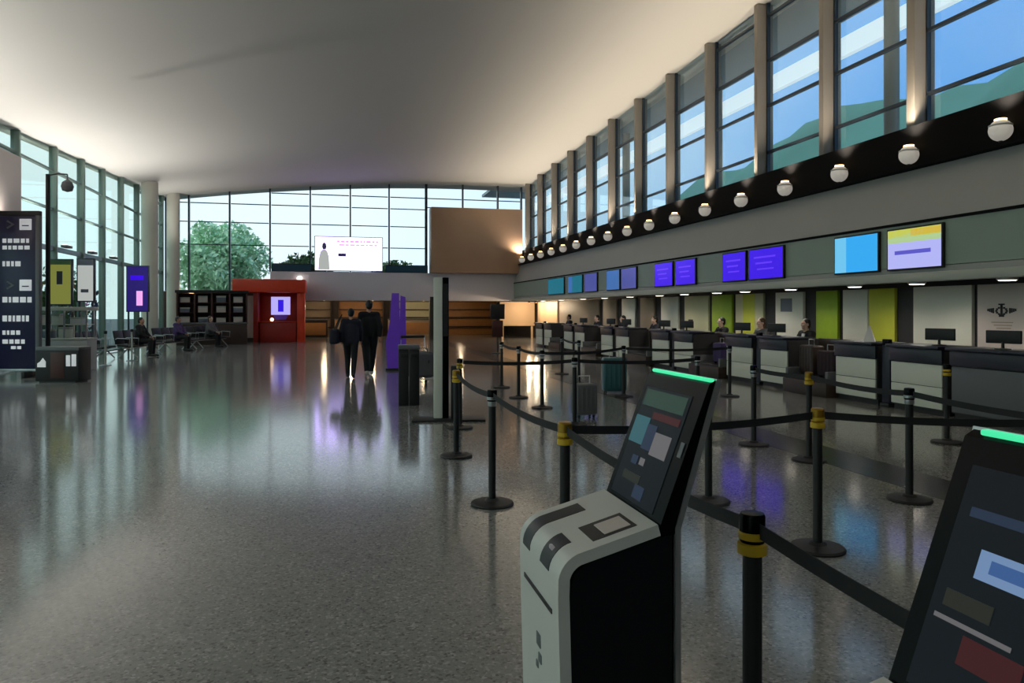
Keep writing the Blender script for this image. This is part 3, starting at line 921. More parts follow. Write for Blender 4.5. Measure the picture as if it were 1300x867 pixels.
# ---- flight screens on the bulkhead
def flight_screen(y0, y1, z0, z1, m, label, bands=()):
    s = thing('information_screen', label, 'screen', (9.50, (y0+y1)/2, (z0+z1)/2), 0, 'screens on the bulkhead')
    L = (y1-y0)/2; Hh = (z1-z0)/2
    MB().box((0.0, -L, -Hh), (0.055, L, Hh), 0.008).build('housing', 'black_matte', s)
    d = MB().box((-0.003, -L+0.03, -Hh+0.03), (0.0, L-0.03, Hh-0.03)).build('display', m, s)
    for (u0, u1, v0, v1, bm_) in bands:
        w2 = 2*(L-0.03); h2 = 2*(Hh-0.03)
        MB().box((-0.005, (L-0.03)-w2*u1, -Hh+0.03+h2*v0), (-0.0032, (L-0.03)-w2*u0, -Hh+0.03+h2*v1)).build('picture_field', bm_, d)
    return s
LN = [(0.15, 0.8, 0.70, 0.76, 'screen_violet_line'), (0.2, 0.7, 0.50, 0.56, 'screen_violet_line'), (0.25, 0.75, 0.30, 0.35, 'screen_violet_line')]
flight_screen(9.96, 11.20, 2.26, 2.99, 'screen_lavender', 'screen with a yellow band over pale lavender, nearest of the row',
              [(0, 1, 0.66, 1, 'screen_mint'), (0, 1, 0.80, 1, 'screen_yellow'), (0.45, 1, 0.82, 0.98, 'screen_orange'), (0.14, 0.82, 0.36, 0.46, 'screen_blue_line')])
flight_screen(11.40, 12.62, 2.26, 2.99, 'screen_cyan', 'bright sky-blue screen beside the yellow-banded one', [(0, 0.28, 0, 1, 'screen_cyan_pale')])
flight_screen(14.30, 15.70, 2.27, 3.00, 'screen_violet', 'violet screen, first of four from the near end', LN)
flight_screen(15.82, 16.92, 2.27, 3.00, 'screen_violet', 'violet screen, second of four from the near end', LN)
flight_screen(18.35, 19.55, 2.27, 3.00, 'screen_violet', 'violet screen, third of four from the near end', LN)
flight_screen(19.75, 21.00, 2.27, 3.00, 'screen_violet', 'violet screen, last of four from the near end', LN)
flight_screen(22.40, 23.70, 2.27, 3.00, 'screen_slate', 'slate violet screen beyond the four violet ones')
flight_screen(23.85, 25.10, 2.27, 3.00, 'screen_steel', 'steel blue screen beside the slate violet one')
flight_screen(26.10, 27.50, 2.27, 3.00, 'screen_slate', 'slate violet screen farther along, beside a teal one')
flight_screen(27.80, 29.60, 2.27, 3.00, 'screen_teal', 'teal screen in the far part of the row', [(0, .3, 0, 1, 'screen_steel')])
flight_screen(30.20, 32.60, 2.27, 3.00, 'screen_teal', 'last and farthest teal screen of the row')

# ---- uplights on the ledge
UPM = MB().ball((0,0,0.22), 0.165, nu=24, nv=16).mesh('globe', 'globe_white')
UPS = MB().lathe([(0.09, 0), (0.09, 0.015), (0.03, 0.03), (0.03, 0.09)], 18).mesh('foot', 'black_matte')
UPR = MB().lathe([(0.150, 0.27), (0.162, 0.28), (0.162, 0.30), (0.12, 0.315)], 24).mesh('rim', 'white_shell')
UPL = MB().lathe([(0.085, 0.362), (0.085, 0.392), (0.02, 0.395)], 20).mesh('lamp_lens', 'lamp_warm')
for i in range(18):
    y = 7.38 + 1.853*i
    u = thing('ledge_uplight', 'round silver uplight on the black ledge, %s counting from the right' % ORD[i], 'light', (9.86, y, 4.092), 0, 'uplights on the ledge over the screens')
    for nm, me in (('foot', UPS), ('globe', UPM), ('rim', UPR), ('lamp_lens', UPL)):
        o = bpy.data.objects.new(nm, me); COL.objects.link(o); o.parent = u
    # the lamp's own light, thrown up at the ceiling
    lamp('uplight_lamp', 'SPOT', (9.84, y, 4.56), UP_RIGHT, (1.0, 0.86, 0.68), 0.08, (0, R(180-10), 0), 130, 0.9)

# ledge runs on behind the camera; unseen lamps added to brighten the near hall
for i in range(1, 8):
    lamp('uplight_lamp', 'SPOT', (9.84, 7.38 - 1.853*i, 4.56), UP_RIGHT, (1.0, 0.86, 0.68), 0.08, (0, R(180-10), 0), 130, 0.9)
# ---- downlights under the soffit
dn = 0
for y in (9.2, 11.0, 12.6, 14.7, 16.6, 18.0, 19.9, 21.6, 24.0, 26.5, 29.0, 32.0, 35.0):
    d = thing('soffit_downlight', 'round downlight in the soffit over the desks, %s from the right' % ORD[dn], 'light', (9.95, y, 2.119), 0, 'downlights in the soffit')
    MB().lathe([(0.13, -0.088), (0.145, -0.08), (0.15, 0.0)], 24).build('ring', 'silver', d)
    MB().lathe([(0.11, -0.098), (0.125, -0.089)], 24).build('lens', 'lamp_white', d)
    lamp('downlight_lamp', 'SPOT', (9.95, y, 2.0), DOWN, (1.0, 0.93, 0.82), 0.1, (0,0,0), 150, 0.6)
    dn += 1

# ================================================================== LEFT SIDE
# directory board
d = thing('directory_board', 'tall navy directory board with white lines of text, left edge', 'sign', (-7.45, 19.65, 0), -YAW)
BW = 0.66
MB().box((-BW, -0.05, 0.20), (BW, 0.05, 3.78), 0.012).build('panel', 'sign_navy', d)
MB().box((-BW-0.02, -0.07, 0.14), (BW+0.30, 0.07, 0.20), 0.01).build('foot_rail', 'silver', d)
MB().box((BW+0.005, -0.06, 0.14), (BW+0.10, 0.06, 3.80), 0.01).build('side_post', 'grey_plastic', d)
MB().box((-BW-0.02, -0.06, 3.785), (BW+0.10, 0.06, 3.90), 0.01).build('head_rail', 'black_matte', d)
for sx in (-0.5, 0.5):
    MB().box((sx-0.04, -0.25, 0), (sx+0.04, 0.25, 0.14), 0.01).build('foot', 'black_matte', d)
random.seed(11)
def words(z, h, x0, x1, nm='text_line'):
    mb = MB(); x = x0
    while x < x1-0.05:
        L = random.uniform(0.05, 0.14); L = min(L, x1-x)
        mb.box((x, -0.058, z-h/2), (x+L, -0.0505, z+h/2)); x += L+0.035
    mb.build(nm, 'sign_white', d)
def icon(z, x=0.44):
    MB().box((x-0.14, -0.06, z-0.13), (x+0.14, -0.0505, z+0.13), 0.01).build('icon', 'sign_white', d)
    MB().box((x-0.08, -0.064, z-0.04), (x+0.08, -0.0605, z-0.015)).build('icon_mark', 'sign_navy', d)
    MB().prism([(x-0.42, z-0.1), (x-0.26, z), (x-0.42, z+0.1), (x-0.45, z+0.07), (x-0.33, z), (x-0.45, z-0.07)], -0.058, -0.0505).build('arrow', 'grey_plastic', d)
icon(3.58); icon(2.16)
words(3.20, 0.10, -0.1, 0.52); words(3.04, 0.09, -0.1, 0.56)
words(2.66, 0.12, -0.1, 0.40)
words(1.82, 0.13, -0.1, 0.58)
words(1.38, 0.14, -0.1, 0.58)
words(1.05, 0.10, -0.1, 0.36); words(0.84, 0.10, -0.1, 0.42); words(0.70, 0.07, 0.1, 0.36)
# mast with a hanging lamp next to the board
mst = thing('lamp_mast', 'black mast rising behind the directory board with a hanging dark lamp', 'lamp', (-6.72, 19.95, 0), -YAW)
MB().box((-0.12, -0.12, 0), (0.12, 0.12, 0.04), 0.01).build('base', 'black_matte', mst)
MB().tube([(0,0,0.04),(0,0,4.85)], [0.055, 0.05], 16).build('pole', 'black_matte', mst)
MB().tube([(0,0,4.82),(0.25,-0.02,4.86),(0.48,-0.02,4.84)], 0.018).build('arm', 'black_matte', mst)
MB().lathe([(0.015, 0.26), (0.02, 0.14), (0.11, 0.07), (0.14, -0.03), (0.11, -0.13), (0.02, -0.16)], 20, (0.48,-0.02,4.58)).build('lamp_head', 'grey_plastic', mst)
# white blind panel behind the board
o = struct(MB().box((XL+0.12, 16.2, 3.6), (XL+0.16, 22.0, 5.6)).build('trim_14', 'panel_pink'))

# baggage sizer
s = thing('baggage_sizer', 'low dark baggage size box with white marks beside the directory board', 'box', (-5.8, 18.1, 0), -YAW)
MB().box((-0.47, -0.22, 0.03), (0.47, 0.26, 0.76), 0.015).build('body', 'black_matte', s)
MB().box((-0.40, -0.2, 0), (0.40, 0.24, 0.03)).build('plinth', 'dark_slot', s)
MB().box((-0.14, -0.226, 0.10), (0.16, -0.2205, 0.66), 0.002).build('middle_panel', 'dark_red_wood', s)
MB().box((-0.47, -0.225, 0.70), (0.47, 0.262, 0.775), 0.01).build('rim', 'grey_plastic', s)
MB().prism([(-0.42, 0.34), (-0.24, 0.34), (-0.24, 0.46), (-0.30, 0.54), (-0.36, 0.46), (-0.42, 0.42)], -0.232, -0.2205).build('pictogram', 'sign_white', s)
MB().box((0.20, -0.232, 0.36), (0.29, -0.2205, 0.60), 0.004).build('pictogram', 'sign_white', s)
MB().box((0.32, -0.232, 0.36), (0.42, -0.2205, 0.62), 0.004).build('pictogram', 'sign_white', s)

# glass display case behind it
c = thing('display_case', 'grey glass display case with pale goods, behind the baggage size box', 'display case', (-7.05, 21.6, 0), -0.1)
MB().box((-0.85, -0.3, 0), (0.85, 0.3, 0.80), 0.015).build('base_cabinet', 'wall_grey', c)
MB().box((-0.86, -0.31, 0.805), (0.86, 0.31, 0.85), 0.01).build('counter_top', 'soffit_lip', c)
MB().box((-0.88, -0.32, 1.56), (0.88, 0.32, 1.66), 0.015).build('hood', 'soffit_lip', c)
mb = MB()
for sx in (-0.82, -0.28, 0.28, 0.82):
    for sy in (-0.27, 0.27): mb.box((sx-0.018, sy-0.018, 0.85), (sx+0.018, sy+0.018, 1.56))
mb.build('frame', 'silver', c)
MB().box((-0.80, -0.25, 1.19), (0.80, 0.25, 1.205)).build('shelf', 'panel_white', c)
MB().box((-0.80, -0.285, 0.855), (0.80, -0.279, 1.555)).build('glass', 'glass_clear', c)
random.seed(5)
for k, (x, z, w_, h_, m_, lb) in enumerate(((-0.55,0.852,.20,.26,'panel_white','white carton low in the display case, left'), (-0.2,0.852,.22,.22,'print_grey','grey carton low in the display case, middle'),
        (0.2,0.852,.26,.28,'panel_white','white carton low in the display case, right of the grey one'), (-0.45,1.207,.24,.24,'panel_pink','pinkish carton on the upper shelf of the display case'),
        (0.0,1.207,.20,.28,'panel_white','white carton on the upper shelf of the display case, middle'), (0.5,1.207,.3,.18,'cloth_white','low white carton on the upper shelf of the display case, right'))):
    M = Matrix.Rotation(-0.1, 4, 'Z')
    pt = M @ Vector((x, 0, 0))
    g = thing('carton', lb, 'box', (-7.05+pt.x, 21.6+pt.y, z), -0.1, 'cartons in the display case')
    MB().box((-w_/2, -0.12, 0), (w_/2, 0.12, h_), 0.006).build('body', m_, g)
    MB().box((-w_/2-0.003, -0.123, h_*0.8), (w_/2+0.003, 0.123, h_+0.004), 0.004).build('lid', 'soffit_lip', g)

# lit poster boards by the left glass
def poster(x, y, z0, z1, w_, m, label, figs=()):
    p = thing('poster_board', label, 'poster', (x, y, 0), -0.12, 'lit posters by the left glass')
    MB().box((-w_/2-0.04, -0.05, z0-0.04), (w_/2+0.04, 0.05, z1+0.04), 0.01).build('frame', 'frame_dark', p)
    f_ = MB().box((-w_/2, -0.056, z0), (w_/2, -0.0505, z1)).build('print', m, p)
    for (u0, u1, v0, v1, mm) in figs:
        MB().box((-w_/2+w_*u0, -0.060, z0+(z1-z0)*v0), (-w_/2+w_*u1, -0.0565, z0+(z1-z0)*v1)).build('printed_shape', mm, f_)
    for sx in (-1, 1):
        MB().box((sx*(w_/2-0.03)-0.025, -0.03, 0.0), (sx*(w_/2-0.03)+0.025, 0.03, z0-0.04)).build('leg', 'frame_dark', p)
    return p
poster(-7.62, 23.6, 1.75, 3.0, 0.58, 'ad_lime', 'lime poster with a dark figure, above the display case', [(0.35, 0.62, 0.45, 0.75, 'ink_black'), (0.0, 1.0, 0.9, 1.0, 'leaf_dark')])
poster(-7.05, 23.9, 1.85, 3.05, 0.42, 'ad_white', 'white poster just right of the lime one', [(0.0, 1.0, 0.86, 1.0, 'print_grey'), (0.2, 0.7, 0.2, 0.28, 'print_grey')])
poster(-7.35, 31.0, 1.55, 3.25, 0.75, 'ad_violet', 'tall violet poster in front of the pale column', [(0.45, 0.75, 0.12, 0.45, 'sign_pink'), (0.15, 0.8, 0.7, 0.8, 'screen_violet')])

# waiting seats along the glass
def bench(label, loc, rz):
    b = thing('waiting_bench', label, 'bench', loc, rz, 'waiting benches')
    for i in range(4):
        x = -0.93 + 0.62*i
        M = Matrix.Translation((x, 0, 0.375)) @ Matrix.Rotation(R(5), 4, 'X')
        MB().box((-0.28, -0.26, 0), (0.28, 0.22, 0.06), 0.02, M).build('seat', 'black_matte', b)
        M = Matrix.Translation((x, 0.22, 0.46)) @ Matrix.Rotation(R(-12), 4, 'X')
        MB().box((-0.28, 0, 0), (0.28, 0.05, 0.46), 0.02, M).build('backrest', 'black_matte', b)
    MB().box((-1.25, -0.05, 0.31), (1.25, 0.03, 0.365), 0.01).build('beam', 'silver', b)
    for sx in (-0.9, 0.9):
        mb = MB(); mb.tube([(sx,-0.32,0.02),(sx,-0.02,0.32)], 0.022); mb.tube([(sx,0.30,0.02),(sx,-0.01,0.32)], 0.022)
        mb.build('leg', 'silver', b)
    for i in range(5):
        x = -1.24+0.62*i
        MB().tube([(x,-0.2,0.40),(x,-0.22,0.64),(x,0.18,0.66),(x,0.24,0.62)], 0.014).build('armrest', 'silver', b)
    return b
B1 = bench('nearest black waiting bench by the left glass, a seated person on it', (-6.45, 27.6, 0), R(78))
dup(B1, (-5.95, 31.0, 0), R(72), 'middle black waiting bench along the left glass')
dup(B1, (-5.2, 33.6, 0), R(66), 'farthest black waiting bench, in front of the dark shop cabinet')
dup(B1, (-7.35, 25.6, 0), R(86), 'black waiting bench close to the left glass, behind the others')

# small side tables and low barrier posts by the glass
for k, (x, y, lb) in enumerate(((-6.35, 23.2, 'small silver post beside the benches, nearer of two'), (-6.15, 25.2, 'small silver post beside the benches, farther of two'))):
    s = thing('barrier_post', lb, 'post', (x, y, 0), 0, 'low silver posts')
    MB().lathe([(0.16, 0), (0.16, 0.015), (0.04, 0.03)], 20).build('base', 'silver', s)
    MB().lathe([(0.028, 0.02), (0.028, 0.90), (0.02, 0.91)], 16).build('post', 'soffit_lip', s)
    MB().lathe([(0.045, 0.90), (0.045, 0.98), (0.02, 0.99)], 16).build('cap', 'black_matte', s)

# dark retail cabinet with shelves
c = thing('shop_cabinet', 'dark brown shop cabinet with glazed upper shelves, before the far wall', 'cabinet', (-5.4, 36.2, 0), 0.12)
MB().box((-1.55, -0.35, 0), (1.45, 0.35, 0.95), 0.02).build('base_cabinet', 'dark_brown', c)
MB().box((-1.58, -0.38, 0.955), (1.48, 0.38, 1.02), 0.012).build('worktop', 'grey_plastic', c)
MB().box((-1.55, 0.27, 1.02), (1.45, 0.33, 2.35)).build('back_panel', 'dark_red_wood', c)
for x in (-1.55, -0.82, -0.1, 0.66, 1.39):
    MB().box((x, -0.30, 1.02), (x+0.07, 0.26, 2.35), 0.006).build('upright', 'dark_red_wood', c)
MB().box((-1.6, -0.36, 2.36), (1.5, 0.36, 2.48), 0.012).build('cornice', 'black_matte', c)
for z in (1.45, 1.9):
    MB().box((-1.47, -0.28, z), (1.38, 0.26, z+0.03)).build('shelf', 'dark_red_wood', c)
random.seed(21)
kk = 0
for z in (1.482, 1.932, 1.022):
    for x in (-1.2, -0.45, 0.32, 1.05):
        M = Matrix.Rotation(0.12, 4, 'Z'); pt = M @ Vector((x, -0.02, 0))
        hh = random.uniform(0.2, 0.32)
        pos = {1.022: 'bottom', 1.482: 'middle', 1.932: 'top'}[z]
        g = thing('goods_box', '%s goods box on the %s shelf of the shop cabinet, %s bay from the left' % ('pale' if kk % 3 else 'grey', pos, ORD[(kk % 4)]), 'box', (-5.4+pt.x, 36.2+pt.y, z+0.0005), 0.12, 'goods in the shop cabinet')
        MB().box((-0.2, -0.14, 0), (0.2, 0.14, hh), 0.01).build('body', 'panel_pink' if kk % 3 else 'print_grey', g)
        MB().box((-0.203, -0.143, hh*0.75), (0.203, 0.143, hh+0.004), 0.006).build('lid', 'soffit_lip', g)
        kk += 1
l = thing('wall_lamp', 'warm wall lamp glowing low beside the corner column', 'lamp', (-6.95, YF-0.16, 2.42), 0)
MB().box((-0.06, -0.06, -0.05), (0.06, 0.005, 0.12), 0.01).build('bracket', 'black_matte', l)
MB().ball((0, -0.14, 0.0), 0.12, nu=18, nv=12).build('shade', 'lamp_warm', l)
lamp('wall_lamp_light', 'POINT', (-6.95, YF-0.45, 2.42), 18, (1.0, 0.75, 0.45), 0.1)

# orange-red booth
b = thing('service_booth', 'orange-red service booth with a lit screen, far end of the hall', 'booth', (-3.1, 38.6, 0), 0.0)
MB().box((-1.70, -0.95, 2.45), (1.70, 0.75, 3.08), 0.03).build('canopy', 'orange_red', b)
MB().box((-0.55, 0.30, 0.0), (1.62, 0.60, 2.44), 0.01).build('back_wall', 'red_deep', b)
MB().box((1.30, -0.80, 0.0), (1.66, 0.299, 2.44), 0.015).build('side_wall', 'orange_red', b)
MB().box((-0.75, -0.75, 0.0), (-0.52, 0.299, 2.44), 0.015).build('side_wall', 'red_deep', b)
MB().box((-1.66, -0.05, 0.0), (-1.58, 0.05, 2.44), 0.01).build('post', 'black_matte', b)
MB().box((-0.45, -0.70, 0.0), (1.25, -0.30, 0.98), 0.02).build('counter', 'red_deep', b)
MB().box((-0.48, -0.74, 0.985), (1.27, -0.26, 1.03), 0.01).build('counter_top', 'orange_red', b)
sc = MB().box((0.0, 0.24, 1.35), (0.92, 0.295, 2.25), 0.01).build('screen', 'booth_screen', b)
MB().box((0.33, 0.233, 1.5), (0.60, 0.2385, 2.1)).build('screen_picture', 'booth_screen_blue', sc)
MB().prism([(-0.02, 1.60), (0.94, 1.60), (0.70, 1.10), (0.22, 1.10)], 0.245, 0.293).build('screen_skirt', 'purple_panel', b)
MB().ball((0.10, -0.50, 1.12), 0.085).build('counter_lamp', 'lamp_warm', b)
MB().box((-1.5, 0.25, 0.2), (-0.8, 0.33, 2.3), 0.01).build('side_banner', 'panel_pink', b)
# potted plant next to the booth
def leafy(name, label, loc, n_, rx_, ry_, rz_, cz_, ls, leafm, trunk=None, pot=False, cat='plant', seed=1, dome=False):
    random.seed(seed)
    t_ = thing(name, label, cat, loc)
    mb = MB()
    for i in range(n_):
        while True:
            u = Vector((random.uniform(-1,1), random.uniform(-1,1), random.uniform(-1,1)))
            if 0.25 < u.length < 1: break
        u *= (0.80 + 0.20*math.sin(u.x*7+u.y*5+u.z*6))
        if dome and u.z < -0.55: u.z = -0.55
        p_ = Vector((u.x*rx_, u.y*ry_, cz_+u.z*rz_))
        a = Vector((random.gauss(0,1), random.gauss(0,1), random.gauss(0,1))).normalized()
        b_ = a.cross(Vector((random.gauss(0,1), random.gauss(0,1), random.gauss(0,1)))).normalized()
        s_ = ls*random.uniform(.6, 1.3)
        mb.raw([p_-a*s_, p_-b_*s_*.45+a*s_*.1, p_+a*s_, p_+b_*s_*.45+a*s_*.1], [(0,1,2,3)])
    mb.build('foliage', leafm, t_)
    if trunk:
        mb = MB().tube([(0,0,0.0 if not pot else 0.3),(0.03*trunk,0.02,cz_*.5),(0,0,cz_+rz_*.2)], [trunk, trunk*.8, trunk*.4], 10)
        for k in range(6):
            q = 2*PI*k/6
            mb.tube([(0,0,cz_-rz_*.6+0.1*k*rz_),(rx_*.35*math.cos(q), ry_*.35*math.sin(q), cz_-rz_*.2+.08*k*rz_),(rx_*.7*math.cos(q), ry_*.7*math.sin(q), cz_+rz_*.2)], [trunk*.4, trunk*.25, trunk*.1], 7)
        mb.build('trunk', 'bark', t_)
    if pot:
        MB().lathe([(0.16,0),(0.22,0.36),(0.24,0.38),(0.24,0.42),(0.20,0.42)], 24).build('pot', 'pot', t_)
    return t_
leafy('potted_plant', 'green potted plant left of the orange-red booth', (-4.75, 37.2, 0), 420, 0.30, 0.30, 0.75, 1.15, 0.10, 'leaf_dark', 0.04, True, seed=4)

# trees outside
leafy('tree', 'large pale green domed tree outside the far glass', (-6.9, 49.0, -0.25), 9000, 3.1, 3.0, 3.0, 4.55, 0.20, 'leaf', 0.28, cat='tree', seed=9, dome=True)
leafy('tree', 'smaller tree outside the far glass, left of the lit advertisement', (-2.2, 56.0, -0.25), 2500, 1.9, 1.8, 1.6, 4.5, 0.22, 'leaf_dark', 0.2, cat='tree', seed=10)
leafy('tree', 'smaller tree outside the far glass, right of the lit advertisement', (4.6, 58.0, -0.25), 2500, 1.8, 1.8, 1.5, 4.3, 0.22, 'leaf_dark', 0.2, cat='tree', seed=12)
for k, (x, y, rr, hh) in enumerate(((-11.2, 24.5, 1.3, 1.6), (-11.6, 28.5, 1.5, 1.7), (-11.0, 32.5, 1.4, 1.5), (-12.0, 37.5, 1.6, 2.0))):
    leafy('shrub', 'green shrub outside the left glass, %s from the near end' % ORD[k], (x, y, -0.25), 1500, rr, rr, hh, hh, 0.16, 'leaf_dark', 0.08, cat='shrub', seed=30+k)

# lit advertisement and dark strips on the far bulkhead
s = thing('lit_advertisement', 'bright white lit advertisement with a standing figure, on the far bulkhead', 'sign', (0.72, YF-0.40, 3.56), 0)
MB().box((-1.75, 0.0, 0.06), (1.75, 0.14, 1.86), 0.02).build('case', 'silver', s)
f_ = MB().box((-1.71, -0.008, 0.10), (1.71, -0.0005, 1.82)).build('face', 'sign_glow', s)
for sx in (-1.2, 1.2): MB().box((sx-0.05, 0.0, 0.0), (sx+0.05, 0.12, 0.06)).build('foot', 'frame_dark', s)
mb = MB(); random.seed(3)
for (z, x0, x1, h_) in ((1.60, -0.6, 1.5, 0.10), (1.42, -0.5, 1.45, 0.08)):
    x = x0
    while x < x1:
        L = random.uniform(.08, .26); mb.box((x, -0.012, z-h_/2), (min(x+L, x1), -0.0085, z+h_/2)); x += L+.07
mb.build('headline', 'sign_pink', f_)
MB().box((-0.55, -0.012, 0.82), (-0.15, -0.0085, 0.98)).build('small_print', 'sign_ink', f_)
MB().prism([(-1.32, 1.18), (-1.18, 1.18), (-1.14, 1.30), (-1.16, 1.46), (-1.25, 1.54), (-1.34, 1.46), (-1.36, 1.30)], -0.012, -0.0085).build('figure_head', 'sign_ink', f_)
MB().prism([(-1.55, 0.12), (-0.98, 0.12), (-1.02, 0.8), (-1.10, 1.08), (-1.20, 1.17), (-1.32, 1.17), (-1.44, 1.05), (-1.52, 0.7)], -0.012, -0.0085).build('figure_body', 'ad_white', f_)
for (x0, x1, lb) in ((-3.15, -1.15, 'dark low display strip left of the lit advertisement'), (2.6, 4.85, 'dark low display strip right of the lit advertisement')):
    q = thing('display_strip', lb, 'sign', ((x0+x1)/2, YF-0.36, 3.56), 0, 'dark display strips')
    L = (x1-x0)/2
    MB().box((-L, 0, 0), (L, 0.12, 0.42), 0.015).build('case', 'black_matte', q)
    MB().box((-L+0.04, -0.006, 0.04), (L-0.04, -0.0005, 0.38)).build('face', 'strip_dark', q)
# globe lamp under the bulkhead lip
q = thing('globe_lamp', 'small bright globe lamp on the far grey bulkhead', 'lamp', (-1.75, YF-0.66, 3.2))
MB().ball((0, 0, 0), 0.13, nu=18, nv=12).build('globe', 'lamp_white', q)
MB().box((-0.03, 0.10, -0.03), (0.03, 0.17, 0.03)).build('bracket', 'silver', q)

# shops beyond: serving counters, lit back shelves, pendant lamps
for k, (x0, x1, y, m, lb) in enumerate(((-2.9, -0.4, 44.2, 'dark_brown', 'dark shop counter beyond the opening, leftmost'), (0.0, 2.7, 45.4, 'wood_warm', 'warm wood shop counter beyond the opening, middle'),
                                        (3.1, 5.6, 44.6, 'panel_tan', 'tan shop counter beyond the opening, right'))):
    q = thing('shop_counter', lb, 'counter', ((x0+x1)/2, y, 0), 0, 'shop counters')
    L = (x1-x0)/2
    MB().box((-L, -0.3, 0), (L, 0.3, 1.0), 0.02).build('body', m, q)
    MB().box((-L-0.03, -0.34, 1.005), (L+0.03, 0.34, 1.06), 0.01).build('top', 'grey_plastic', q)
    MB().box((-L+0.1, -0.312, 0.15), (L-0.1, -0.301, 0.85), 0.004).build('front_panel', 'wood_warm' if k != 1 else 'panel_tan', q)
for k, (x0, x1, m, lb) in enumerate(((-2.8, -0.2, 'panel_tan', 'tan lit shelf unit on the back wall of the shops'), (0.2, 3.0, 'wood_warm', 'orange wood shelf unit on the back wall of the shops'),
                                     (3.4, 6.2, 'panel_cream', 'cream shelf unit on the back wall of the shops'), (6.8, 10.4, 'wood_warm', 'long wood shelf unit right on the back wall of the shops'))):
    q = thing('shelf_unit', lb, 'shelf', ((x0+x1)/2, 47.5, 0), 0, 'shop shelf units')
    L = (x1-x0)/2
    MB().box((-L, 0.10, 0), (L, 0.28, 2.7), 0.01).build('back_panel', m, q)
    for z in (0.5, 1.1, 1.6, 2.1):
        MB().box((-L, -0.2, z), (L, 0.095, z+0.05)).build('shelf', 'dark_brown', q)
    for sx in (-L, L-0.06):
        MB().box((sx, -0.22, 0), (sx+0.06, 0.095, 2.7), 0.006).build('side', 'dark_brown', q)
pn = 0
for (x, y) in ((-2.0, 43.2), (-0.6, 44.6), (0.9, 43.4), (2.2, 44.8), (3.8, 43.4), (5.2, 44.6), (7.4, 44.2)):
    q = thing('pendant_lamp', 'warm pendant lamp over the far shop counters, %s from the left' % ORD[pn], 'lamp', (x, y, 2.25), 0, 'pendant lamps of the shops')
    MB().lathe([(0.20, 0.0), (0.19, 0.03), (0.08, 0.18), (0.03, 0.22)], 20).build('shade', 'dark_red_wood', q)
    MB().ball((0, 0, -0.03), 0.09, nu=16, nv=10).build('bulb', 'lamp_warm', q)
    MB().tube([(0,0,0.2),(0,0,0.745)], 0.008).build('cord', 'black_matte', q)
    lamp('pendant_light', 'POINT', (x, y, 2.0), SHOP, (1.0, 0.76, 0.48), 0.12)
    pn += 1
# warm lamps at the far end of the desks
for k, y in enumerate((36.2, 37.6, 39.0)):
    q = thing('track_lamp', 'warm track lamp over the far peach panel, %s from the near end' % ORD[k], 'lamp', (10.3, y, 2.119), 0, 'track lamps over the peach panel')
    MB().lathe([(0.06, -0.14), (0.06, 0.0)], 16).build('body', 'black_matte', q)
    MB().lathe([(0.045, -0.15), (0.05, -0.142)], 16).build('lens', 'lamp_warm', q)
    lamp('track_light', 'POINT', (10.3, y, 1.90), 60, (1.0, 0.78, 0.52), 0.06)
# red-brown hanging sign in the far lane
q = thing('hanging_sign', 'dark square sign on a post at the far end of the lanes', 'sign', (5.8, 26.5, 0.0))
MB().lathe([(0.22, 0), (0.22, 0.02), (0.04, 0.03)], 24).build('base', 'black_matte', q)
MB().tube([(0,0,0.02),(0,0,1.25)], 0.025, 12).build('post', 'dark_red_wood', q)
MB().box((-0.26, -0.04, 1.25), (0.26, 0.04, 1.80), 0.015).build('board', 'black_matte', q)
MB().box((-0.2, -0.03, 0.6), (0.2, 0.03, 1.2), 0.01).build('lower_board', 'dark_red_wood', q)

# uplights on the left transom
for i, y in enumerate((8.0, 10.5, 13.0, 15.5, 18.0, 20.5, 23.0, 25.5, 28.0, 30.5, 36.5)):
    u = thing('transom_uplight', 'slim uplight on the transom of the left glass, %s from the near end' % ORD[i], 'light', (XL+0.13, y, 3.50), 0, 'uplights on the left transom')
    MB().box((-0.10, -0.22, 0.0), (0.10, 0.22, 0.08), 0.012).build('housing', 'grey_plastic', u)
    MB().box((-0.07, -0.19, 0.0805), (0.07, 0.19, 0.088)).build('lens', 'lamp_white', u)
    lamp('transom_light', 'SPOT', (XL+0.2, y, 3.66), UP_LEFT, (1.0, 0.96, 0.90), 0.1, (0, R(180+17), 0), 130, 0.9)

for y in (5.5, 3.0, 0.5, -2.0, -4.5, -7.0):  # transom lamps without housings, added out of view to brighten the near end
    lamp('transom_light', 'SPOT', (XL+0.2, y, 3.66), UP_LEFT, (1.0, 0.96, 0.90), 0.1, (0, R(180+17), 0), 130, 0.9)

# ================================================================== PEOPLE
DG = bpy.context.evaluated_depsgraph_get
def remesh(mb, name, material, vox, parent, smooth=4):
    me = mb.mesh(name + '_src', material)
    o = bpy.data.objects.new(name, me); COL.objects.link(o)
    r = o.modifiers.new('r', 'REMESH'); r.mode = 'VOXEL'; r.voxel_size = vox
    sm = o.modifiers.new('s', 'SMOOTH'); sm.factor = 0.5; sm.iterations = smooth
    dg = DG(); dg.update()
    m2 = bpy.data.meshes.new_from_object(o.evaluated_get(dg))
    m2.name = name
    o.modifiers.clear(); o.data = m2
    bpy.data.meshes.remove(me)
    m2.materials.clear(); m2.materials.append(MATS[material])
    m2.polygons.foreach_set('use_smooth', [True]*len(m2.polygons))
    if parent: o.parent = parent
    return o

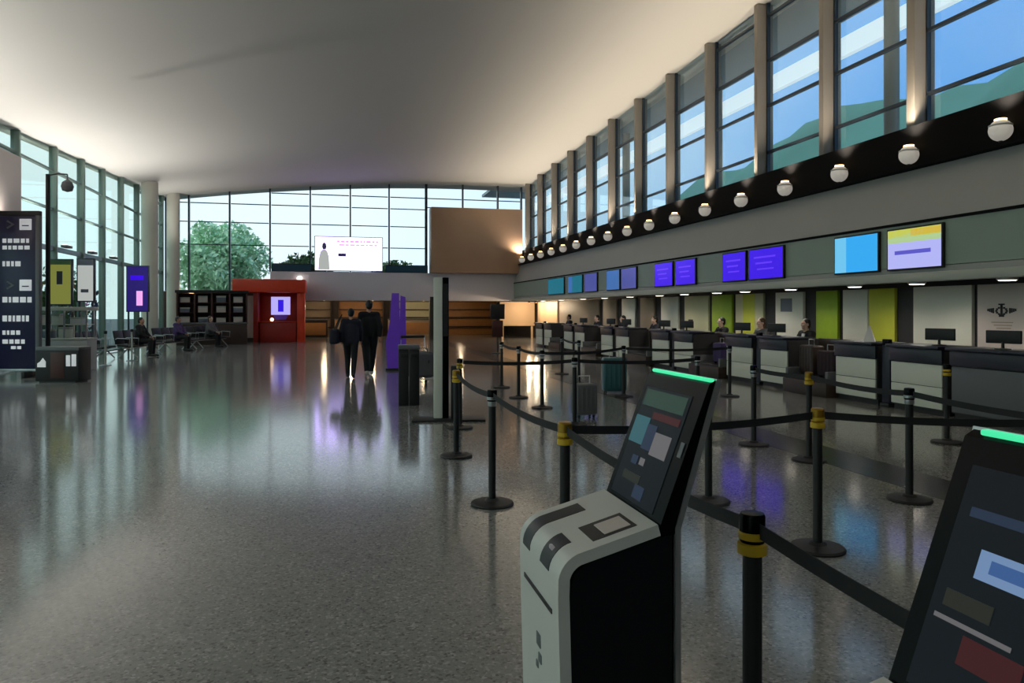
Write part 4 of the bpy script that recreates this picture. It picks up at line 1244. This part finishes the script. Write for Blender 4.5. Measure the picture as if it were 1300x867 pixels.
def person(label, loc, rz, pose, top, legs, hair='hair_black', skin='skin', shirt=None, shoes='shoe_dark', scale=1.0, coat=False, group=None):
    """faces -y in its own space"""
    root = thing('person', label, 'person', loc, rz, group)
    root.scale = (scale,)*3
    P = {k: Vector(v) for k, v in pose.items()}
    hd = P['head']; nk = P['neck']
    tilt = P.get('look', Vector((0, -1, 0))).normalized()
    bm_ = MB()
    # head: skull, jaw, nose, brow, ears, neck
    M = Matrix.Translation(hd) @ Vector((0,-1,0)).rotation_difference(tilt).to_matrix().to_4x4()
    def hb(c, rx_, ry_, rz_): bm_.ball(c, rx_, ry_, rz_, 18, 12, M=M)
    hb((0, 0.012, 0.025), 0.076, 0.094, 0.090)
    hb((0, -0.020, -0.035), 0.060, 0.070, 0.082)
    hb((0, -0.058, -0.088), 0.030, 0.028, 0.026)
    hb((0, -0.090, -0.012), 0.013, 0.022, 0.026)
    hb((0, -0.098, -0.024), 0.016, 0.016, 0.012)
    hb((0, -0.070, 0.030), 0.055, 0.022, 0.014)
    hb((0, -0.082, -0.058), 0.026, 0.012, 0.007)
    hb((0, -0.080, -0.070), 0.022, 0.012, 0.008)
    for s_ in (-1, 1):
        hb((s_*0.077, 0.008, -0.010), 0.010, 0.020, 0.032)
        hb((s_*0.042, -0.060, -0.020), 0.024, 0.022, 0.020)
    bm_.cap(nk - Vector((0,0,0.04)), M @ Vector((0, 0.01, -0.05)), 0.058, 0.052)
    # trunk and limbs
    ch, pv = P['chest'], P['pelvis']
    right = Vector((1,0,0))
    for s_ in (-1, 1):
        bm_.cap(pv + right*s_*0.075, ch + right*s_*0.075, 0.105, 0.108)
    bm_.cap(pv, ch, 0.12, 0.125)
    bm_.cap(P['shL'], P['shR'], 0.062, 0.062)
    bm_.cap(ch, nk, 0.105, 0.062)
    for S in 'LR':
        bm_.cap(P['sh'+S], P['el'+S], 0.052, 0.041)
        bm_.cap(P['el'+S], P['wr'+S], 0.040, 0.027)
        bm_.cap(P['hip'+S], P['kn'+S], 0.088, 0.056)
        bm_.cap(P['kn'+S], P['an'+S], 0.056, 0.038)
        an = P['an'+S]; toe = an + P.get('toe'+S, Vector((0, -0.17, -0.055)))
        bm_.cap(an + Vector((0, 0.03, -0.035)), toe, 0.036, 0.026)
        # hand: palm, four curled fingers, thumb
        wr = P['wr'+S]; d = (wr - P['el'+S]).normalized()
        side = d.cross(Vector((0,1,0) if abs(d.y) < .8 else (0,0,1))).normalized()
        nrm = side.cross(d)
        sg = 1 if S == 'L' else -1
        palm = wr + d*0.055
        bm_.cap(wr, palm, 0.025, 0.028)
        for i, (off, ln) in enumerate(((-0.030, .062), (-0.010, .072), (0.010, .068), (0.028, .052))):
            k0 = palm + nrm*off + d*0.018
            k1 = k0 + d*ln*0.5 + side*0.008*sg
            k2 = k1 + d*ln*0.38 + side*0.022*sg
            bm_.cap(palm + nrm*off*0.8, k0, 0.013, 0.0105, 8); bm_.cap(k0, k1, 0.0105, 0.0095, 8); bm_.cap(k1, k2, 0.0095, 0.008, 8)
        t0 = wr + d*0.03 - nrm*0.022
        bm_.cap(t0, t0 + d*0.035 - nrm*0.028, 0.013, 0.011, 8); bm_.cap(t0 + d*0.035 - nrm*0.028, t0 + d*0.065 - nrm*0.030, 0.011, 0.009, 8)
    body = remesh(bm_, 'body', skin, 0.0075, root, 3)
    for s_ in (-1, 1):
        MB().ball((s_*0.032, -0.079, 0.0), 0.0125, nu=12, nv=8, M=M).build('eye', 'eye_white', root)
    hm = MB()
    hm.ball((0, 0.024, 0.036), 0.084, 0.096, 0.092, 18, 12, M=M)
    hm.ball((0, 0.055, -0.01), 0.074, 0.062, 0.085, 18, 12, M=M)
    if hair == 'hair_brown':
        hm.ball((0, 0.065, -0.09), 0.078, 0.045, 0.10, 18, 12, M=M)
    remesh(hm, 'hair', hair, 0.010, root, 4)
    # jacket
    jm = MB()
    for s_ in (-1, 1):
        jm.cap(pv + right*s_*0.08 - Vector((0,0,0.05 if not coat else 0.0)), ch + right*s_*0.085, 0.128, 0.128)
        if coat:
            for S in 'LR':
                a = P['hip'+S]; jm.cap(a, a + (P['kn'+S]-a)*0.45, 0.115, 0.105)
    jm.cap(pv, ch, 0.14, 0.145)
    jm.cap(P['shL'], P['shR'], 0.082, 0.082)
    jm.cap(ch, nk - Vector((0,0,0.05)), 0.125, 0.080)
    for S in 'LR':
        jm.cap(P['sh'+S], P['el'+S], 0.076, 0.062)
        jm.cap(P['el'+S], P['el'+S] + (P['wr'+S]-P['el'+S])*0.86, 0.062, 0.048)
    remesh(jm, 'jacket', top, 0.013, root, 5)
    if shirt:
        d = (ch - pv).normalized()
        f_ = Vector((0, -1, 0))
        sm_ = MB()
        c0 = nk + f_*0.075 - Vector((0,0,0.03)); c1 = ch + f_*0.147 - Vector((0,0,0.06))
        w0 = 0.055
        sm_.raw([c0 - right*w0, c0 + right*w0, c1 + right*0.012, c1 - right*0.012,
                 c0 - right*w0 - f_*0.03, c0 + right*w0 - f_*0.03, c1 + right*0.012 - f_*0.03, c1 - right*0.012 - f_*0.03],
                [(0,1,2,3),(7,6,5,4),(0,4,5,1),(1,5,6,2),(2,6,7,3),(3,7,4,0)])
        sm_.build('shirt_front', shirt, root)
    tm = MB()
    for S in 'LR':
        tm.cap(P['hip'+S], P['kn'+S], 0.106, 0.078)
        tm.cap(P['kn'+S], P['kn'+S] + (P['an'+S]-P['kn'+S])*0.96, 0.078, 0.060)
    tm.cap(P['hipL'], P['hipR'], 0.118, 0.118)
    remesh(tm, 'trousers', legs, 0.013, root, 4)
    for S in 'LR':
        an = P['an'+S]; toe = an + P.get('toe'+S, Vector((0, -0.17, -0.055)))
        sh = MB()
        sh.cap(an + Vector((0, 0.035, -0.036)), toe, 0.050, 0.038)
        sh.cap(an + Vector((0, 0.0, 0.0)), an + Vector((0, 0.01, -0.04)), 0.05, 0.05)
        remesh(sh, 'shoe', shoes, 0.009, root, 3)
    return root

def walk_pose(ph=1):
    return dict(pelvis=(0,0,0.98), chest=(0,-0.03,1.26), neck=(0,-0.03,1.46), head=(0,-0.055,1.635),
        shL=(0.175,-0.03,1.42), shR=(-0.175,-0.03,1.42),
        elL=(0.235,0.10*ph,1.15), elR=(-0.235,-0.10*ph,1.15),
        wrL=(0.225,0.06*ph-0.05,0.91), wrR=(-0.225,-0.20*ph-0.02,0.92) if ph > 0 else (-0.225,0.12,0.91),
        hipL=(0.095,0,0.93), hipR=(-0.095,0,0.93),
        knL=(0.095,-0.16*ph,0.51), knR=(-0.09,0.06*ph,0.50),
        anL=(0.095,-0.20*ph if ph > 0 else 0.28,0.095 if ph > 0 else 0.14), anR=(-0.09,0.27*ph,0.14 if ph > 0 else 0.095),
        toeL=(0,-0.17,-0.055) if ph > 0 else (0,-0.13,-0.10), toeR=(0,-0.13,-0.10) if ph > 0 else (0,-0.17,-0.055))
wp2 = walk_pose(-1)
SIT = dict(pelvis=(0,0,0.56), chest=(0,-0.02,0.86), neck=(0,-0.03,1.05), head=(0,-0.055,1.215),
    shL=(0.175,-0.02,1.01), shR=(-0.175,-0.02,1.01), elL=(0.24,-0.14,0.78), elR=(-0.24,-0.14,0.78),
    wrL=(0.15,-0.34,0.74), wrR=(-0.15,-0.34,0.74), hipL=(0.095,-0.02,0.54), hipR=(-0.095,-0.02,0.54),
    knL=(0.11,-0.42,0.54), knR=(-0.11,-0.42,0.54), anL=(0.11,-0.40,0.10), anR=(-0.11,-0.40,0.10))
# the walking pair, seen from behind
person('person in dark jacket walking away, shorter one of the pair, carrying a bag', (0.36, 17.55, 0), R(172), walk_pose(1), 'cloth_navy', 'cloth_black', scale=0.92)
person('tall person in long black coat walking away beside the shorter one', (0.80, 18.0, 0), R(186), wp2, 'cloth_black', 'cloth_black', shoes='shoe_light', scale=1.03, coat=True)
bg_ = thing('shoulder_bag', 'dark shoulder bag carried at the left side of the shorter walking person', 'bag', (0.36-0.36, 17.50, 0.80), R(172))
MB().box((-0.10, -0.19, 0), (0.10, 0.19, 0.34), 0.05, seg=3).build('body', 'cloth_navy', bg_)
MB().tube([(-0.0,-0.15,0.30),(-0.09,-0.10,0.52),(-0.155,-0.03,0.67),(-0.09,0.06,0.54),(0.0,0.15,0.30)], 0.014).build('strap', 'black_matte', bg_)

def stool(x, y, label, rz=0):
    s = thing('stool', label, 'stool', (x, y, 0), rz, 'agents stools')
    mb = MB()
    for k in range(5):
        a = 2*PI*k/5; mb.tube([(0,0,0.09),(0.24*math.cos(a),0.24*math.sin(a),0.05)], 0.018)
        mb.ball((0.24*math.cos(a),0.24*math.sin(a),0.028), 0.028, nu=10, nv=6)
    mb.build('base', 'black_matte', s)
    MB().tube([(0,0,0.08),(0,0,0.37)], 0.025).build('column', 'silver', s)
    MB().lathe([(0.19,0.365),(0.21,0.38),(0.21,0.42),(0.18,0.435)], 24).build('seat', 'black_matte', s)
    return s
AG = [(14.30, 'cloth_black', 'hair_black', 'cloth_white', 'seated agent in black suit and white shirt behind the second desk pair'),
      (16.05, 'cloth_grey', 'hair_brown', None, 'seated agent with brown hair and grey top below the poster panel'),
      (17.95, 'cloth_black', 'hair_black', None, 'seated agent with black hair in front of the yellow-striped panel')]
for (y, tp, hr, sh, lb) in AG:
    stool(10.1, y, 'agent stool under the ' + lb[7:], 0)
    person(lb, (10.1, y, 0), R(-90), SIT, tp, 'cloth_black', hair=hr, shirt=sh, skin='skin_pale', scale=1.04)
stool(10.1, 22.2, 'agent stool behind the fourth pair of desks')
src = person('seated agent in navy behind the fourth pair of desks', (10.1, 22.2, 0), R(-90), SIT, 'cloth_navy', 'cloth_black', skin='skin_pale', scale=1.04, group='far seated agents')
for y, lb in ((24.9, 'seated agent in navy just before the fifth pair of desks'), (27.6, 'seated agent in navy at the end of the fifth pair of desks'), (31.2, 'seated agent in navy at the farthest pair of desks')):
    stool(10.1, y, 'agent stool under the ' + lb[7:])
    dup(src, (10.1, y, 0), None, lb)
# travellers waiting on the benches
sp = dict(SIT); sp['wrL'] = (0.06,-0.36,0.64); sp['wrR'] = (-0.06,-0.36,0.66)
person('person in black sitting on the nearest waiting bench', (-6.42, 27.3, 0.0), R(78), sp, 'cloth_black', 'cloth_black', skin='skin')
person('person in violet jacket sitting on the middle waiting bench', (-5.92, 30.8, 0.0), R(72), sp, 'cloth_purple', 'cloth_black', skin='skin')
person('person in grey sitting on the farthest waiting bench', (-5.2, 33.7, 0.0), R(66), sp, 'cloth_grey', 'cloth_black', hair='hair_brown', skin='skin_pale')
